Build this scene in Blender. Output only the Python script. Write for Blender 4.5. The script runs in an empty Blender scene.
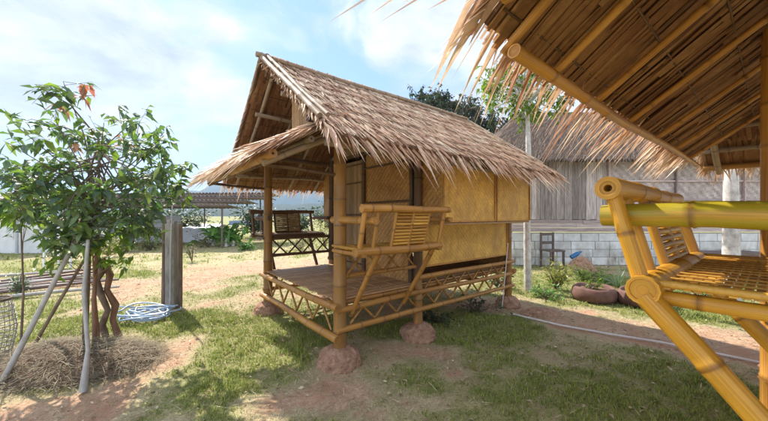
import bpy, math, random
import numpy as np
from mathutils import Vector, Matrix
R = random.Random(7)
NR = np.random.RandomState(11)
S = bpy.context.scene
COL = S.collection
F = 315.0; HY = 215.0; H = 1.5

def gp(px, py, z=0.0):                      # photograph pixel of a ground contact -> world ground point
    d = (H - z) * F / (py - HY)
    return Vector(((px - 384) / F * d, d, z))
def at(px, py, d):
    return Vector(((px - 384) / F * d, d, H + (HY - py) / F * d))

# ------------------------------------------------------------------ materials
def new_mat(name):
    m = bpy.data.materials.new(name); m.use_nodes = True
    nt = m.node_tree
    return m, nt, nt.nodes['Principled BSDF'], nt.nodes['Material Output']
def N(nt, typ, **kw):
    n = nt.nodes.new(typ)
    for k, v in kw.items():
        setattr(n, k, v)
    return n
def L(nt, a, b): nt.links.new(a, b)
def ramp(nt, fac, stops, interp='LINEAR'):
    r = N(nt, 'ShaderNodeValToRGB'); r.color_ramp.interpolation = interp
    e = r.color_ramp.elements
    while len(e) < len(stops): e.new(0.5)
    for i, (p, c) in enumerate(stops):
        e[i].position = p; e[i].color = (*c, 1) if len(c) == 3 else c
    if fac is not None: L(nt, fac, r.inputs[0])
    return r
def mixc(nt, fac, a, b, mode='MIX'):
    m = N(nt, 'ShaderNodeMix', data_type='RGBA', blend_type=mode)
    if hasattr(fac, 'links'): L(nt, fac, m.inputs[0])
    else: m.inputs[0].default_value = fac
    for i, x in ((6, a), (7, b)):
        if hasattr(x, 'links'): L(nt, x, m.inputs[i])
        else: m.inputs[i].default_value = (*x, 1)
    return m.outputs[2]
def math_(nt, op, a, b=None, c=None):
    m = N(nt, 'ShaderNodeMath', operation=op)
    for i, x in enumerate((a, b, c)):
        if x is None: continue
        if hasattr(x, 'links'): L(nt, x, m.inputs[i])
        else: m.inputs[i].default_value = x
    return m.outputs[0]
def noise(nt, vec, scale, detail=4, rough=.6, dist=0):
    n = N(nt, 'ShaderNodeTexNoise'); n.inputs['Scale'].default_value = scale
    n.inputs['Detail'].default_value = detail; n.inputs['Roughness'].default_value = rough
    n.inputs['Distortion'].default_value = dist
    if vec is not None: L(nt, vec, n.inputs['Vector'])
    return n.outputs['Fac']
def mapping(nt, vec, scale=(1, 1, 1), loc=(0, 0, 0), rot=(0, 0, 0)):
    m = N(nt, 'ShaderNodeMapping'); m.inputs['Scale'].default_value = scale
    m.inputs['Location'].default_value = loc; m.inputs['Rotation'].default_value = rot
    L(nt, vec, m.inputs['Vector']); return m.outputs[0]
def objco(nt): return N(nt, 'ShaderNodeTexCoord').outputs['Object']
def island(nt): return N(nt, 'ShaderNodeNewGeometry').outputs['Random Per Island']
def bump(nt, bsdf, h, strength=.3, dist=.01):
    b = N(nt, 'ShaderNodeBump'); b.inputs['Strength'].default_value = strength
    b.inputs['Distance'].default_value = dist
    L(nt, h, b.inputs['Height']); L(nt, b.outputs[0], bsdf.inputs['Normal'])

def bamboo(name, c1, c2, node_c, rough=.38, green=None):
    m, nt, b, o = new_mat(name)
    at_ = N(nt, 'ShaderNodeAttribute', attribute_name='bco')
    v = mapping(nt, at_.outputs['Vector'], (9, 9, .8))
    n1 = noise(nt, v, 3.0, 5, .65)
    n2 = noise(nt, objco(nt), 2.3, 3)
    col = ramp(nt, n1, [(.30, c2), (.47, tuple((x + y) / 2 for x, y in zip(c1, c2))), (.60, c1)]).outputs[0]
    dk = ramp(nt, n2, [(.35, (.72, .66, .6)), (.62, (1, 1, 1))]).outputs[0]
    col = mixc(nt, .8, col, dk, 'MULTIPLY')
    if green:
        g = noise(nt, mapping(nt, at_.outputs['Vector'], (1.2, 1.2, .6)), 2.2, 3)
        gf = ramp(nt, g, [(.34, (0, 0, 0)), (.48, (1, 1, 1))]).outputs[0]
        col = mixc(nt, gf, col, green)
    sp = noise(nt, mapping(nt, at_.outputs['Vector'], (14, 14, 7)), 4.0, 5, .7)
    col = mixc(nt, ramp(nt, sp, [(.60, (0, 0, 0)), (.72, (.75, .75, .75))]).outputs[0], col, node_c)
    isl = island(nt)
    col = mixc(nt, 1.0, col, ramp(nt, isl, [(0, (.78, .76, .72)), (1, (1.12, 1.08, 1.05))]).outputs[0], 'MULTIPLY')
    nd = N(nt, 'ShaderNodeAttribute', attribute_name='node')
    col = mixc(nt, nd.outputs['Fac'], col, node_c)
    L(nt, col, b.inputs['Base Color'])
    b.inputs['Roughness'].default_value = rough
    bump(nt, b, n1, .25, .004)
    return m
def leafy(name, cols, rough=.6, transl=.3, patch=None, tcol=None):
    m, nt, b, o = new_mat(name)
    isl = island(nt)
    n = len(cols)
    r = ramp(nt, isl, [(i / max(1, n - 1), c) for i, c in enumerate(cols)])
    col = r.outputs[0]
    g = noise(nt, objco(nt), 30, 3)
    col = mixc(nt, .7, col, ramp(nt, g, [(.3, (.7, .7, .7)), (.7, (1.15, 1.15, 1.15))]).outputs[0], 'MULTIPLY')
    if patch:
        pn = noise(nt, objco(nt), patch[0], 3)
        pf = ramp(nt, pn, [(.42, (0, 0, 0)), (.6, (1, 1, 1))]).outputs[0]
        col = mixc(nt, math_(nt, 'MULTIPLY', pf, patch[2]), col, patch[1], 'MULTIPLY')
    L(nt, col, b.inputs['Base Color']); b.inputs['Roughness'].default_value = rough
    t = N(nt, 'ShaderNodeBsdfTranslucent')
    if tcol: L(nt, mixc(nt, 1.0, col, tcol, 'MULTIPLY'), t.inputs['Color'])
    else: L(nt, col, t.inputs['Color'])
    mx = N(nt, 'ShaderNodeMixShader'); mx.inputs[0].default_value = transl
    L(nt, b.outputs[0], mx.inputs[1]); L(nt, t.outputs[0], mx.inputs[2]); L(nt, mx.outputs[0], o.inputs['Surface'])
    return m
def plain(name, c1, c2, scale=6, rough=.8, b_=.3, stretch=(1, 1, 1), isl=None, bd=.01):
    m, nt, b, o = new_mat(name)
    v = mapping(nt, objco(nt), stretch)
    n = noise(nt, v, scale, 6, .65)
    col = ramp(nt, n, [(.3, c1), (.7, c2)]).outputs[0]
    if isl:
        col = mixc(nt, 1.0, col, ramp(nt, island(nt), [(0, isl[0]), (1, isl[1])]).outputs[0], 'MULTIPLY')
    L(nt, col, b.inputs['Base Color']); b.inputs['Roughness'].default_value = rough
    bump(nt, b, n, b_, bd)
    return m
def woven(name, c1, c2, NN=42.0, frame=0):
    m, nt, b, o = new_mat(name)
    sx = N(nt, 'ShaderNodeSeparateXYZ'); L(nt, objco(nt), sx.inputs[0])
    h = math_(nt, 'MULTIPLY', math_(nt, 'ADD', sx.outputs[0], sx.outputs[1]), NN)
    z = math_(nt, 'MULTIPLY', sx.outputs[2], NN)
    a = math_(nt, 'FLOOR', h); c = math_(nt, 'FLOOR', z)
    mod = math_(nt, 'FLOORED_MODULO', math_(nt, 'ADD', a, c), 4.0)
    hm = math_(nt, 'LESS_THAN', mod, 1.9)
    cx = N(nt, 'ShaderNodeCombineXYZ'); L(nt, mixv(nt, hm, math_(nt, 'FLOOR', math_(nt, 'DIVIDE', h, 2.0)), a), cx.inputs[0])
    L(nt, mixv(nt, hm, c, math_(nt, 'FLOOR', math_(nt, 'DIVIDE', z, 2.0))), cx.inputs[1]); L(nt, hm, cx.inputs[2])
    wn = N(nt, 'ShaderNodeTexWhiteNoise'); L(nt, cx.outputs[0], wn.inputs['Vector'])
    f = math_(nt, 'ADD', math_(nt, 'MULTIPLY', wn.outputs['Value'], .55), math_(nt, 'MULTIPLY', hm, .45))
    col = mixc(nt, f, c2, c1)
    g = noise(nt, objco(nt), 4.0, 4)
    col = mixc(nt, .8, col, ramp(nt, g, [(.3, (.6, .52, .42)), (.6, (1.05, 1.05, 1.05))]).outputs[0], 'MULTIPLY')
    # strip edge height
    fh = math_(nt, 'ABSOLUTE', math_(nt, 'SUBTRACT', math_(nt, 'FRACT', h), .5))
    fz = math_(nt, 'ABSOLUTE', math_(nt, 'SUBTRACT', math_(nt, 'FRACT', z), .5))
    ed = mixv(nt, hm, fz, fh)
    L(nt, col, b.inputs['Base Color']); b.inputs['Roughness'].default_value = .5
    bump(nt, b, math_(nt, 'SUBTRACT', 1.0, ed), .7, .006)
    return m
def mixv(nt, fac, a, b):   # fac=1 -> a
    m = N(nt, 'ShaderNodeMix', data_type='FLOAT')
    L(nt, fac, m.inputs[0]); L(nt, b, m.inputs[2]); L(nt, a, m.inputs[3]); return m.outputs[0]

M = {}
M['bam_y'] = bamboo('bamboo_yellow', (.72, .40, .04), (.48, .215, .015), (.16, .06, .01), .38)
M['bam_g'] = bamboo('bamboo_green', (.66, .38, .04), (.44, .24, .02), (.20, .10, .02), .32, green=(.36, .29, .02))
M['bam_t'] = bamboo('bamboo_tan', (.54, .29, .075), (.30, .135, .03), (.14, .07, .03), .45)
M['bam_post'] = bamboo('bamboo_post', (.56, .27, .055), (.30, .13, .03), (.10, .05, .025), .45, green=(.28, .15, .05))
M['bam_d'] = bamboo('bamboo_dark', (.17, .10, .055), (.09, .05, .03), (.04, .025, .018), .6)
M['bam_grey'] = bamboo('bamboo_weathered', (.42, .33, .24), (.24, .18, .13), (.12, .09, .07), .6)
M['bam_o'] = bamboo('bamboo_orange', (.62, .33, .07), (.40, .17, .03), (.18, .08, .02), .35)
M['slat'] = plain('split_bamboo_floor', (.38, .20, .08), (.62, .42, .24), 9, .55, .2, (1, 8, 8), ((.75, .7, .66), (1.15, 1.12, 1.1)), .004)
M['slat_y'] = plain('split_bamboo_yellow', (.55, .28, .04), (.72, .44, .09), 9, .4, .2, (1, 8, 8), ((.5, .42, .36), (1.1, 1.1, 1.05)), .004)
M['slat_door'] = plain('split_bamboo_door', (.26, .15, .07), (.48, .32, .17), 7, .6, .2, (8, 8, 1), ((.6, .6, .58), (1.15, 1.12, 1.1)), .004)
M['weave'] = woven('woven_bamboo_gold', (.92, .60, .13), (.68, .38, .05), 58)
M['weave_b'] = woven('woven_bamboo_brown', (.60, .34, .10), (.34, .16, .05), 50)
M['thatch'] = leafy('thatch_straw', [(.38, .19, .13), (.76, .55, .37), (.86, .70, .50), (.50, .28, .19), (.90, .78, .60), (.78, .57, .40)], .55, .3, (1.6, (.80, .66, .58), .8))
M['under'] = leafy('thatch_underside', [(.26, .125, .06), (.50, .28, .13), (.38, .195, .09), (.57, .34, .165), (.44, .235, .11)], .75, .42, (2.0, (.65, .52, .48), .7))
M['mat'] = plain('thatch_mat', (.10, .055, .03), (.25, .14, .07), 14, .9, .5, (1, 1, 1))
M['straw'] = leafy('hay_straw', [(.16, .13, .08), (.34, .27, .17), (.24, .19, .12), (.44, .37, .25), (.13, .10, .07)], .8, .2)
M['straw_l'] = leafy('litter_straw', [(.62, .52, .34), (.34, .24, .13), (.22, .13, .07), (.72, .62, .42), (.45, .34, .18)], .8, .1)
M['clod'] = plain('clod', (.30, .17, .10), (.60, .44, .32), 9, .95, .3, (1, 1, 1), ((.6, .6, .6), (1.2, 1.2, 1.2)))
M['clay'] = plain('laterite_clay', (.27, .13, .075), (.60, .37, .245), 16, .95, 1, (1, 1, 1), None, .06)
M['leaf_d'] = leafy('leaf_blue_green', [(.06, .10, .095), (.13, .20, .07), (.11, .155, .14), (.27, .33, .09), (.065, .11, .055), (.12, .165, .15)], .5, .32, None, (1.6, 2.1, .7))
M['leaf_l'] = leafy('leaf_light_green', [(.12, .20, .035), (.20, .28, .05), (.09, .16, .03)], .4, .45, None, (1.5, 1.7, .6))
M['leaf_p'] = leafy('leaf_pink', [(.55, .20, .13), (.62, .33, .16), (.50, .28, .20)], .45, .4)
M['leaf_t'] = leafy('tree_foliage', [(.03, .06, .022), (.06, .10, .035), (.04, .075, .03), (.09, .13, .04)], .5, .3)
M['leaf_y'] = leafy('leaf_yellow_green', [(.40, .38, .08), (.26, .32, .05), (.48, .42, .14), (.15, .24, .04)], .45, .35)
M['leaf_dry'] = leafy('leaf_olive', [(.17, .18, .07), (.26, .25, .10), (.11, .14, .05), (.32, .26, .12)], .6, .3)
M['banana'] = leafy('banana_leaf', [(.11, .26, .04), (.18, .36, .06), (.07, .18, .035)], .4, .4)
M['blade_s'] = leafy('spiky_leaf', [(.10, .17, .08), (.20, .27, .14), (.07, .13, .06)], .4, .3)
M['grass'] = leafy('grass_blades', [(.13, .20, .035), (.30, .36, .06), (.43, .46, .10), (.20, .27, .05), (.54, .50, .18)], .6, .35)
M['grass_dry'] = leafy('grass_dry_blades', [(.48, .38, .20), (.34, .28, .14), (.60, .49, .29), (.26, .26, .10)], .7, .3)
M['bark'] = plain('bark_brown', (.09, .06, .045), (.26, .19, .14), 14, .9, .8, (1, 1, .25))
M['bark_red'] = plain('bark_reddish', (.14, .07, .045), (.30, .17, .11), 14, .9, .8, (1, 1, .25))
M['bark_pale'] = plain('bark_pale_mottled', (.36, .31, .28), (.80, .78, .75), 9, .85, .6, (1, 1, .8))
M['conc'] = plain('old_concrete', (.15, .14, .125), (.44, .41, .38), 8, .9, .6, (1, 1, .35))
M['plank'] = plain('weathered_plank', (.25, .205, .19), (.58, .52, .49), 7, .85, .5, (4, 4, .45), ((.5, .47, .46), (1.25, 1.22, 1.2)))
M['plank_h'] = plain('weathered_board', (.28, .21, .20), (.56, .48, .47), 5, .85, .5, (.5, 4, 5), ((.45, .42, .42), (1.3, 1.25, 1.25)))
M['plank_o'] = plain('fresh_board', (.45, .27, .13), (.62, .42, .25), 5, .7, .3, (1, 5, 5), ((.8, .8, .8), (1.1, 1.1, 1.1)))
M['block'] = plain('limewashed_block', (.62, .61, .60), (.85, .85, .84), 5, .9, .4, (1, 1, 1), ((.8, .79, .78), (1.05, 1.05, 1.05)))
def stain(mat, c, sc, lo, hi, amt):
    nt = mat.node_tree; b = nt.nodes['Principled BSDF']; src = b.inputs['Base Color'].links[0].from_socket
    sx = N(nt, 'ShaderNodeSeparateXYZ'); L(nt, objco(nt), sx.inputs[0])
    n = noise(nt, mapping(nt, objco(nt), (1, 1, .45)), sc, 6, .7)
    h = ramp(nt, sx.outputs[2], [(lo, (1, 1, 1)), (hi, (.25, .25, .25))]).outputs[0]
    f = math_(nt, 'MULTIPLY', math_(nt, 'MULTIPLY', ramp(nt, n, [(.42, (0, 0, 0)), (.62, (1, 1, 1))]).outputs[0], h), amt)
    L(nt, mixc(nt, f, src, c), b.inputs['Base Color'])
stain(M['block'], (.28, .24, .19), 3.5, .1, .8, .85)
stain(M['weave'], (.38, .20, .06), 2.2, -.4, .4, .7)
M['mortar'] = plain('mortar', (.42, .40, .38), (.58, .56, .54), 12, .95, .4)
M['greyweave'] = woven('woven_bamboo_grey', (.54, .46, .44), (.32, .26, .25), 17)
M['thatch_g'] = leafy('thatch_grey', [(.08, .06, .05), (.15, .115, .10), (.11, .085, .07), (.19, .15, .125)], .8, .1)
M['rust'] = plain('corrugated_old', (.12, .10, .095), (.34, .30, .285), 5, .6, .3, (1, 1, 1), ((.6, .58, .56), (1.15, 1.1, 1.1)))
M['whitesheet'] = plain('painted_sheet', (.70, .72, .76), (.86, .88, .91), 3, .5, .15)
M['greywall'] = plain('grey_plaster', (.58, .59, .60), (.76, .77, .78), 3, .8, .2)
M['hose'] = plain('pale_blue_hose', (.26, .38, .56), (.46, .56, .72), 8, .35, .1)
M['pvc'] = plain('white_plastic_pipe', (.60, .56, .55), (.80, .77, .76), 4, .4, .1)
M['pole_d'] = plain('dark_pole', (.08, .05, .045), (.22, .15, .13), 9, .6, .3, (.6, 3, 3))
M['pole_g'] = plain('pale_grey_pole', (.26, .24, .22), (.46, .43, .40), 9, .7, .3)
M['tyre'] = plain('planter_rubber', (.10, .045, .035), (.22, .11, .085), 8, .8, .4)
M['soil'] = plain('dark_soil', (.09, .05, .03), (.20, .12, .07), 12, .95, .8)
M['metal'] = plain('galvanised_metal', (.35, .36, .38), (.5, .51, .53), 8, .4, .1)
M['wood_d'] = plain('dark_wood', (.09, .065, .055), (.18, .13, .11), 6, .7, .3, (1, 4, 4))
M['blue'] = plain('blue_plastic', (.02, .12, .30), (.04, .18, .40), 4, .4, .1)
M['mount'] = plain('forested_mountain', (.02, .035, .03), (.04, .06, .045), .02, 1, .1)
M['carp'] = plain('car_paint', (.10, .16, .26), (.13, .20, .31), 2, .3, .02)
M['glass'] = plain('dark_glass', (.02, .03, .04), (.04, .05, .06), 2, .1, .0)
M['rubber'] = plain('tyre_rubber', (.02, .02, .02), (.035, .035, .035), 8, .8, .1)

# ------------------------------------------------------------------ mesh builder
class MB:
    def __init__(s): s.v = []; s.f = []; s.b = []; s.n = []; s.sm = []
    def vert(s, p, b=(0, 0, 0), n=0.0):
        s.v.append((p[0], p[1], p[2])); s.b.append(b); s.n.append(n); return len(s.v) - 1
    def face(s, idx, smooth=False): s.f.append(tuple(idx)); s.sm.append(smooth)
    def quad(s, a, b, c, d): s.face([s.vert(p) for p in (a, b, c, d)])
    def box(s, c, sx, sy, sz, rot=None):
        c = Vector(c); q = []
        for dx, dy, dz in ((-1,-1,-1),(1,-1,-1),(1,1,-1),(-1,1,-1),(-1,-1,1),(1,-1,1),(1,1,1),(-1,1,1)):
            p = Vector((dx*sx/2, dy*sy/2, dz*sz/2))
            if rot: p = rot @ p
            q.append(s.vert(c + p))
        for f in ((0,3,2,1),(4,5,6,7),(0,1,5,4),(1,2,6,5),(2,3,7,6),(3,0,4,7)): s.face([q[i] for i in f])
    def bar(s, p0, p1, w, h, up=(0, 0, 1)):
        p0 = Vector(p0); p1 = Vector(p1); d = (p1 - p0); l = d.length; d.normalize()
        up = Vector(up)
        if abs(d.dot(up)) > .98: up = Vector((0, 1, 0)) if abs(d.y) < .9 else Vector((1, 0, 0))
        x = d.cross(up).normalized(); y = x.cross(d).normalized()
        s.box((p0 + p1) / 2, l, w, h, Matrix((d, x, y)).transposed())
    def tube(s, pts, rad, seg=10, cap=True, nodes=0, hollow=False, knuckle=.09, jit=0):
        """pts: list of points, rad: radius or list; nodes: spacing of bamboo nodes"""
        pts = [Vector(p) for p in pts]
        if not isinstance(rad, (list, tuple)): rad = [rad] * len(pts)
        P = [pts[0]]; Q = [rad[0]]; K = [0.0]; Ls = [0.0]
        ph = R.random() * 10; tot = 0
        nxt = nodes * R.uniform(.3, 1.0) if nodes else 1e9; kv = .8; kb = 1
        for i in range(len(pts) - 1):
            a, b = pts[i], pts[i + 1]; l = (b - a).length
            while nodes and nxt < tot + l - .01:
                for o, kk, rr in ((-.014, 0, 1.0), (-.004, .75, 1 + knuckle), (.004, 1.0, 1 + knuckle * .3), (.010, .35, 1 + knuckle * .7), (.024, 0, 1.0)):
                    t = (nxt - tot + o) / l
                    if 0 < t < 1:
                        P.append(a.lerp(b, t)); Q.append((rad[i] * (1 - t) + rad[i + 1] * t) * (1 + (rr - 1) * kb)); K.append(kk * kv); Ls.append(nxt + o)
                nxt += nodes * R.uniform(.68, 1.3); kv = R.uniform(.35, 1.0); kb = R.uniform(.6, 1.7)
            tot += l
            P.append(b); Q.append(rad[i + 1]); K.append(0.0); Ls.append(tot)
        rings = []; ref = None
        for i, p in enumerate(P):
            d = (P[min(i + 1, len(P) - 1)] - P[max(i - 1, 0)])
            if d.length < 1e-9: d = Vector((0, 0, 1))
            d.normalize()
            if ref is None:
                ref = Vector((0, 0, 1)) if abs(d.z) < .9 else Vector((1, 0, 0))
            x = (ref - d * ref.dot(d)).normalized(); y = d.cross(x); ref = x
            ring = []
            for k in range(seg):
                a = 2 * math.pi * k / seg
                ca, sa = math.cos(a), math.sin(a)
                j = 1 + (R.uniform(-jit, jit) if jit else 0)
                ring.append(s.vert(p + (x * ca + y * sa) * Q[i] * j, (ca * .3 + ph, sa * .3 + ph, Ls[i] + ph), K[i]))
            rings.append((ring, x, y, d))
        for i in range(len(rings) - 1):
            a, b = rings[i][0], rings[i + 1][0]
            for k in range(seg):
                s.face((a[k], a[(k + 1) % seg], b[(k + 1) % seg], b[k]), True)
        if cap:
            for end in (0, -1):
                ring, x, y, d = rings[end]; p = P[end]; r = Q[end]; dd = d if end else -d
                prof = [(1, 0, 0), (.78, 0, 0), (.74, -.12, .25), (.3, -.14, .1)]
                if hollow: prof = [(1, 0, 0), (.62, 0, .0), (.58, -.05, .5), (.36, -.06, .1), (.30, -.1, .6), (.2, -.5, 1), (0.05, -.8, 1)]  # shade inside the hollow end painted in as darker colour
                prev = None
                for (rr, dep, nn) in prof:
                    cur = [s.vert(p + (x * math.cos(2 * math.pi * k / seg) + y * math.sin(2 * math.pi * k / seg)) * r * rr + dd * dep * r, (rr * .5 + ph, ph, ph), nn) for k in range(seg)]
                    if prev:
                        for k in range(seg):
                            q = (prev[k], prev[(k + 1) % seg], cur[(k + 1) % seg], cur[k])
                            s.face(q if end else q[::-1])
                    prev = cur
                s.face(prev if end else prev[::-1])
    def blade(s, base, direc, side, length, width, droop=0.0, nrm=(0, 0, 1), seg=2, tip=0.0, w0=.6):
        base = Vector(base); direc = Vector(direc).normalized(); side = Vector(side).normalized(); nrm = Vector(nrm)
        prev = None
        for i in range(seg + 1):
            t = i / seg
            p = base + direc * length * t + Vector((0, 0, -1)) * droop * length * t * t
            if i == seg and tip == 0:
                c = s.vert(p); s.face((prev[0], prev[1], c))
            else:
                w = width * (w0 + (1 - w0) * min(1, t * 2.5)) * (1 - (max(0, t - .35) / .65) * (1 - tip)) / 2
                cur = (s.vert(p - side * w), s.vert(p + side * w))
                if prev: s.face((prev[0], prev[1], cur[1], cur[0]))
                prev = cur
    def leaf(s, base, d, length, width, nrm=None, fold=.25, droop=.25):
        base = Vector(base); d = Vector(d).normalized()
        nrm = Vector(nrm) if nrm is not None else Vector((R.gauss(0, .5), R.gauss(0, .5), 1))
        side = d.cross(nrm)
        if side.length < 1e-4: side = Vector((1, 0, 0))
        side.normalize(); up = side.cross(d)
        a = s.vert(base)
        m1 = base + d * length * .45 - Vector((0, 0, droop * length * .2)); m = s.vert(m1)
        l = s.vert(m1 + side * width / 2 + up * fold * width / 2); r = s.vert(m1 - side * width / 2 + up * fold * width / 2)
        t = s.vert(base + d * length * .93 - Vector((0, 0, droop * length)))
        s.face((a, m, l)); s.face((a, r, m)); s.face((l, m, t)); s.face((m, r, t))
    def build(s, name, mat, parent=None, loc=None):
        me = bpy.data.meshes.new(name)
        me.from_pydata(s.v, [], s.f); me.materials.append(mat)
        me.polygons.foreach_set('use_smooth', s.sm)
        a = me.attributes.new('bco', 'FLOAT_VECTOR', 'POINT'); a.data.foreach_set('vector', np.array(s.b, dtype=np.float32).ravel())
        a = me.attributes.new('node', 'FLOAT', 'POINT'); a.data.foreach_set('value', np.array(s.n, dtype=np.float32))
        me.update()
        o = bpy.data.objects.new(name, me); COL.objects.link(o)
        if parent: o.parent = parent
        if loc is not None: o.location = loc
        return o
def empty(name, loc, rz=0):
    o = bpy.data.objects.new(name, None); COL.objects.link(o); o.location = loc; o.rotation_euler = (0, 0, rz)
    o.empty_display_size = .2; return o
def tag(o, label, cat, group=None):
    o['label'] = label; o['category'] = cat
    if group: o['group'] = group
    return o
def struct(o, kind='structure'):
    o['kind'] = kind; return o
def V(*a): return Vector(a)

# ------------------------------------------------------------------ numpy noise
_perm = NR.rand(256, 256)
def vnoise(x, y):
    xi = np.floor(x).astype(int); yi = np.floor(y).astype(int); fx = x - xi; fy = y - yi
    fx = fx * fx * (3 - 2 * fx); fy = fy * fy * (3 - 2 * fy)
    g = lambda a, b: _perm[a % 256, b % 256]
    return (g(xi, yi) * (1 - fx) + g(xi + 1, yi) * fx) * (1 - fy) + (g(xi, yi + 1) * (1 - fx) + g(xi + 1, yi + 1) * fx) * fy
def fbm(x, y, o=4):
    r = 0; a = .5; t = 0
    for i in range(o):
        r = r + a * vnoise(x * 2 ** i + 17 * i, y * 2 ** i + 9 * i); t += a; a *= .55
    return r / t

# ------------------------------------------------------------------ ground cover map (grass / dry / bare earth)
BLOBS = []      # px, py, radius x, radius y (metres), green amount (+) / bare (-)
for px, py, rx, ry, a in [
    (255, 345, .75, .9, .55), (215, 385, .35, .25, .35), (300, 335, .5, .5, .4), (45, 330, .5, .4, .55), (160, 325, .55, .30, .75), (110, 320, .5, .4, .3),
    (140, 375, .32, .55, -.75), (185, 345, .25, .35, -.55), (60, 412, .5, .25, -.5), (150, 285, 1.2, .8, -.55), (50, 280, 1.2, 1.0, -.45),
    (140, 275, 1.2, .6, .65), (230, 270, 1.5, 1.5, -.5), (60, 265, 3, 1.0, .3), (215, 300, .6, .8, -.1),
    (310, 400, .45, .3, -.65), (370, 395, .35, .2, -.35), (455, 375, .16, .10, -.6), (340, 372, .45, .3, -.55), (420, 352, .35, .25, -.4),
    (470, 325, .9, .5, .6), (540, 350, .8, .35, .25), (640, 375, .8, .3, .15), (740, 400, .5, .3, .3),
    (545, 312, .8, .25, -1.0), (600, 325, .9, .28, -1.1), (680, 338, .9, .26, -1.1), (760, 350, .9, .30, -1.1), (510, 303, .5, .3, -.8),
    (570, 290, 1.3, .6, .9), (700, 310, 1.6, .55, .9), (640, 283, 2, .7, .8), (570, 262, 2.5, .5, -.7), (300, 265, 1.8, 1.0, -.5),
    (400, 320, .9, .8, -.1), (520, 395, 1.0, .35, .15), (430, 330, .5, .3, .35)]:
    g = gp(px, py); BLOBS.append((g.x, g.y, rx, ry, a))
def cover(x, y):
    c = .58 + 0 * x
    for bx, by, rx, ry, a in BLOBS:
        c = c + a * np.exp(-(((x - bx) / rx) ** 2 + ((y - by) / ry) ** 2))
    c = c + .3 * np.clip((y - 14) / 12, 0, 1)
    n = fbm(x * 1.7 + 31, y * 1.7 + 12, 5) - .5
    n2 = fbm(x * 6 + 3, y * 6 + 41, 3) - .5
    far = np.clip((y - 9) / 10, 0, 1)
    c = c + n * 1.3 + n2 * .55
    return np.clip(c, 0, 1)
def gz(x, y):
    return (fbm(x * .9 + 5, y * .9 + 7, 3) - .5) * .05 * np.clip((np.hypot(x, y)) / 3, 0, 1) + (fbm(x * 6, y * 6, 3) - .5) * .035

def axis(vals):
    return np.array(vals)
xs = np.concatenate([-np.geomspace(3000, 9, 26), np.arange(-8.8, 9, .06), np.geomspace(9.2, 3000, 26)])
ys = np.concatenate([-np.geomspace(600, 2.2, 10), np.arange(-2, 12, .06), np.geomspace(12.1, 3000, 40)])
gx, gy = np.meshgrid(xs, ys)
gc = cover(gx, gy); gzv = np.where(np.hypot(gx, gy) < 14, gz(gx, gy), -.02)
vv = np.stack([gx.ravel(), gy.ravel(), gzv.ravel()], 1)
nx, ny = len(xs), len(ys)
ii = np.arange((nx - 1) * (ny - 1)); r_, c_ = ii // (nx - 1), ii % (nx - 1)
q = np.stack([r_ * nx + c_, r_ * nx + c_ + 1, (r_ + 1) * nx + c_ + 1, (r_ + 1) * nx + c_], 1)
me = bpy.data.meshes.new('ground')
me.vertices.add(len(vv)); me.vertices.foreach_set('co', vv.ravel())
me.loops.add(q.size); me.loops.foreach_set('vertex_index', q.ravel())
me.polygons.add(len(q)); me.polygons.foreach_set('loop_start', np.arange(len(q)) * 4); me.polygons.foreach_set('loop_total', np.full(len(q), 4))
me.update(calc_edges=True); me.polygons.foreach_set('use_smooth', np.ones(len(q), bool))
aa = me.attributes.new('cover', 'FLOAT', 'POINT'); aa.data.foreach_set('value', gc.ravel().astype(np.float32))
ground = bpy.data.objects.new('ground', me); COL.objects.link(ground); struct(ground)
m, nt, b, o = new_mat('earth_and_turf')
tc = objco(nt); ca = N(nt, 'ShaderNodeAttribute', attribute_name='cover')
n1 = noise(nt, tc, 26, 6, .7); n2 = noise(nt, tc, 3, 5, .6); n3 = noise(nt, tc, 90, 3, .6)
soil = ramp(nt, n1, [(.3, (.30, .17, .10)), (.5, (.50, .33, .21)), (.7, (.66, .50, .36))]).outputs[0]
soil = mixc(nt, ramp(nt, n2, [(.4, (0, 0, 0)), (.65, (1, 1, 1))]).outputs[0], soil, (.46, .25, .15))
dry = ramp(nt, n3, [(.3, (.30, .23, .12)), (.7, (.60, .50, .29))]).outputs[0]
grs = ramp(nt, n3, [(.3, (.17, .17, .06)), (.7, (.36, .34, .13))]).outputs[0]
fc = math_(nt, 'ADD', ca.outputs['Fac'], math_(nt, 'MULTIPLY', math_(nt, 'SUBTRACT', n1, .5), .9))
c1 = mixc(nt, ramp(nt, fc, [(.18, (0, 0, 0)), (.38, (1, 1, 1))]).outputs[0], soil, dry)
c2 = mixc(nt, ramp(nt, fc, [(.45, (0, 0, 0)), (.75, (1, 1, 1))]).outputs[0], c1, grs)
L(nt, c2, b.inputs['Base Color']); b.inputs['Roughness'].default_value = 1
bump(nt, b, math_(nt, 'ADD', n1, math_(nt, 'MULTIPLY', n3, .5)), .6, .03)
me.materials.append(m)

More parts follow.
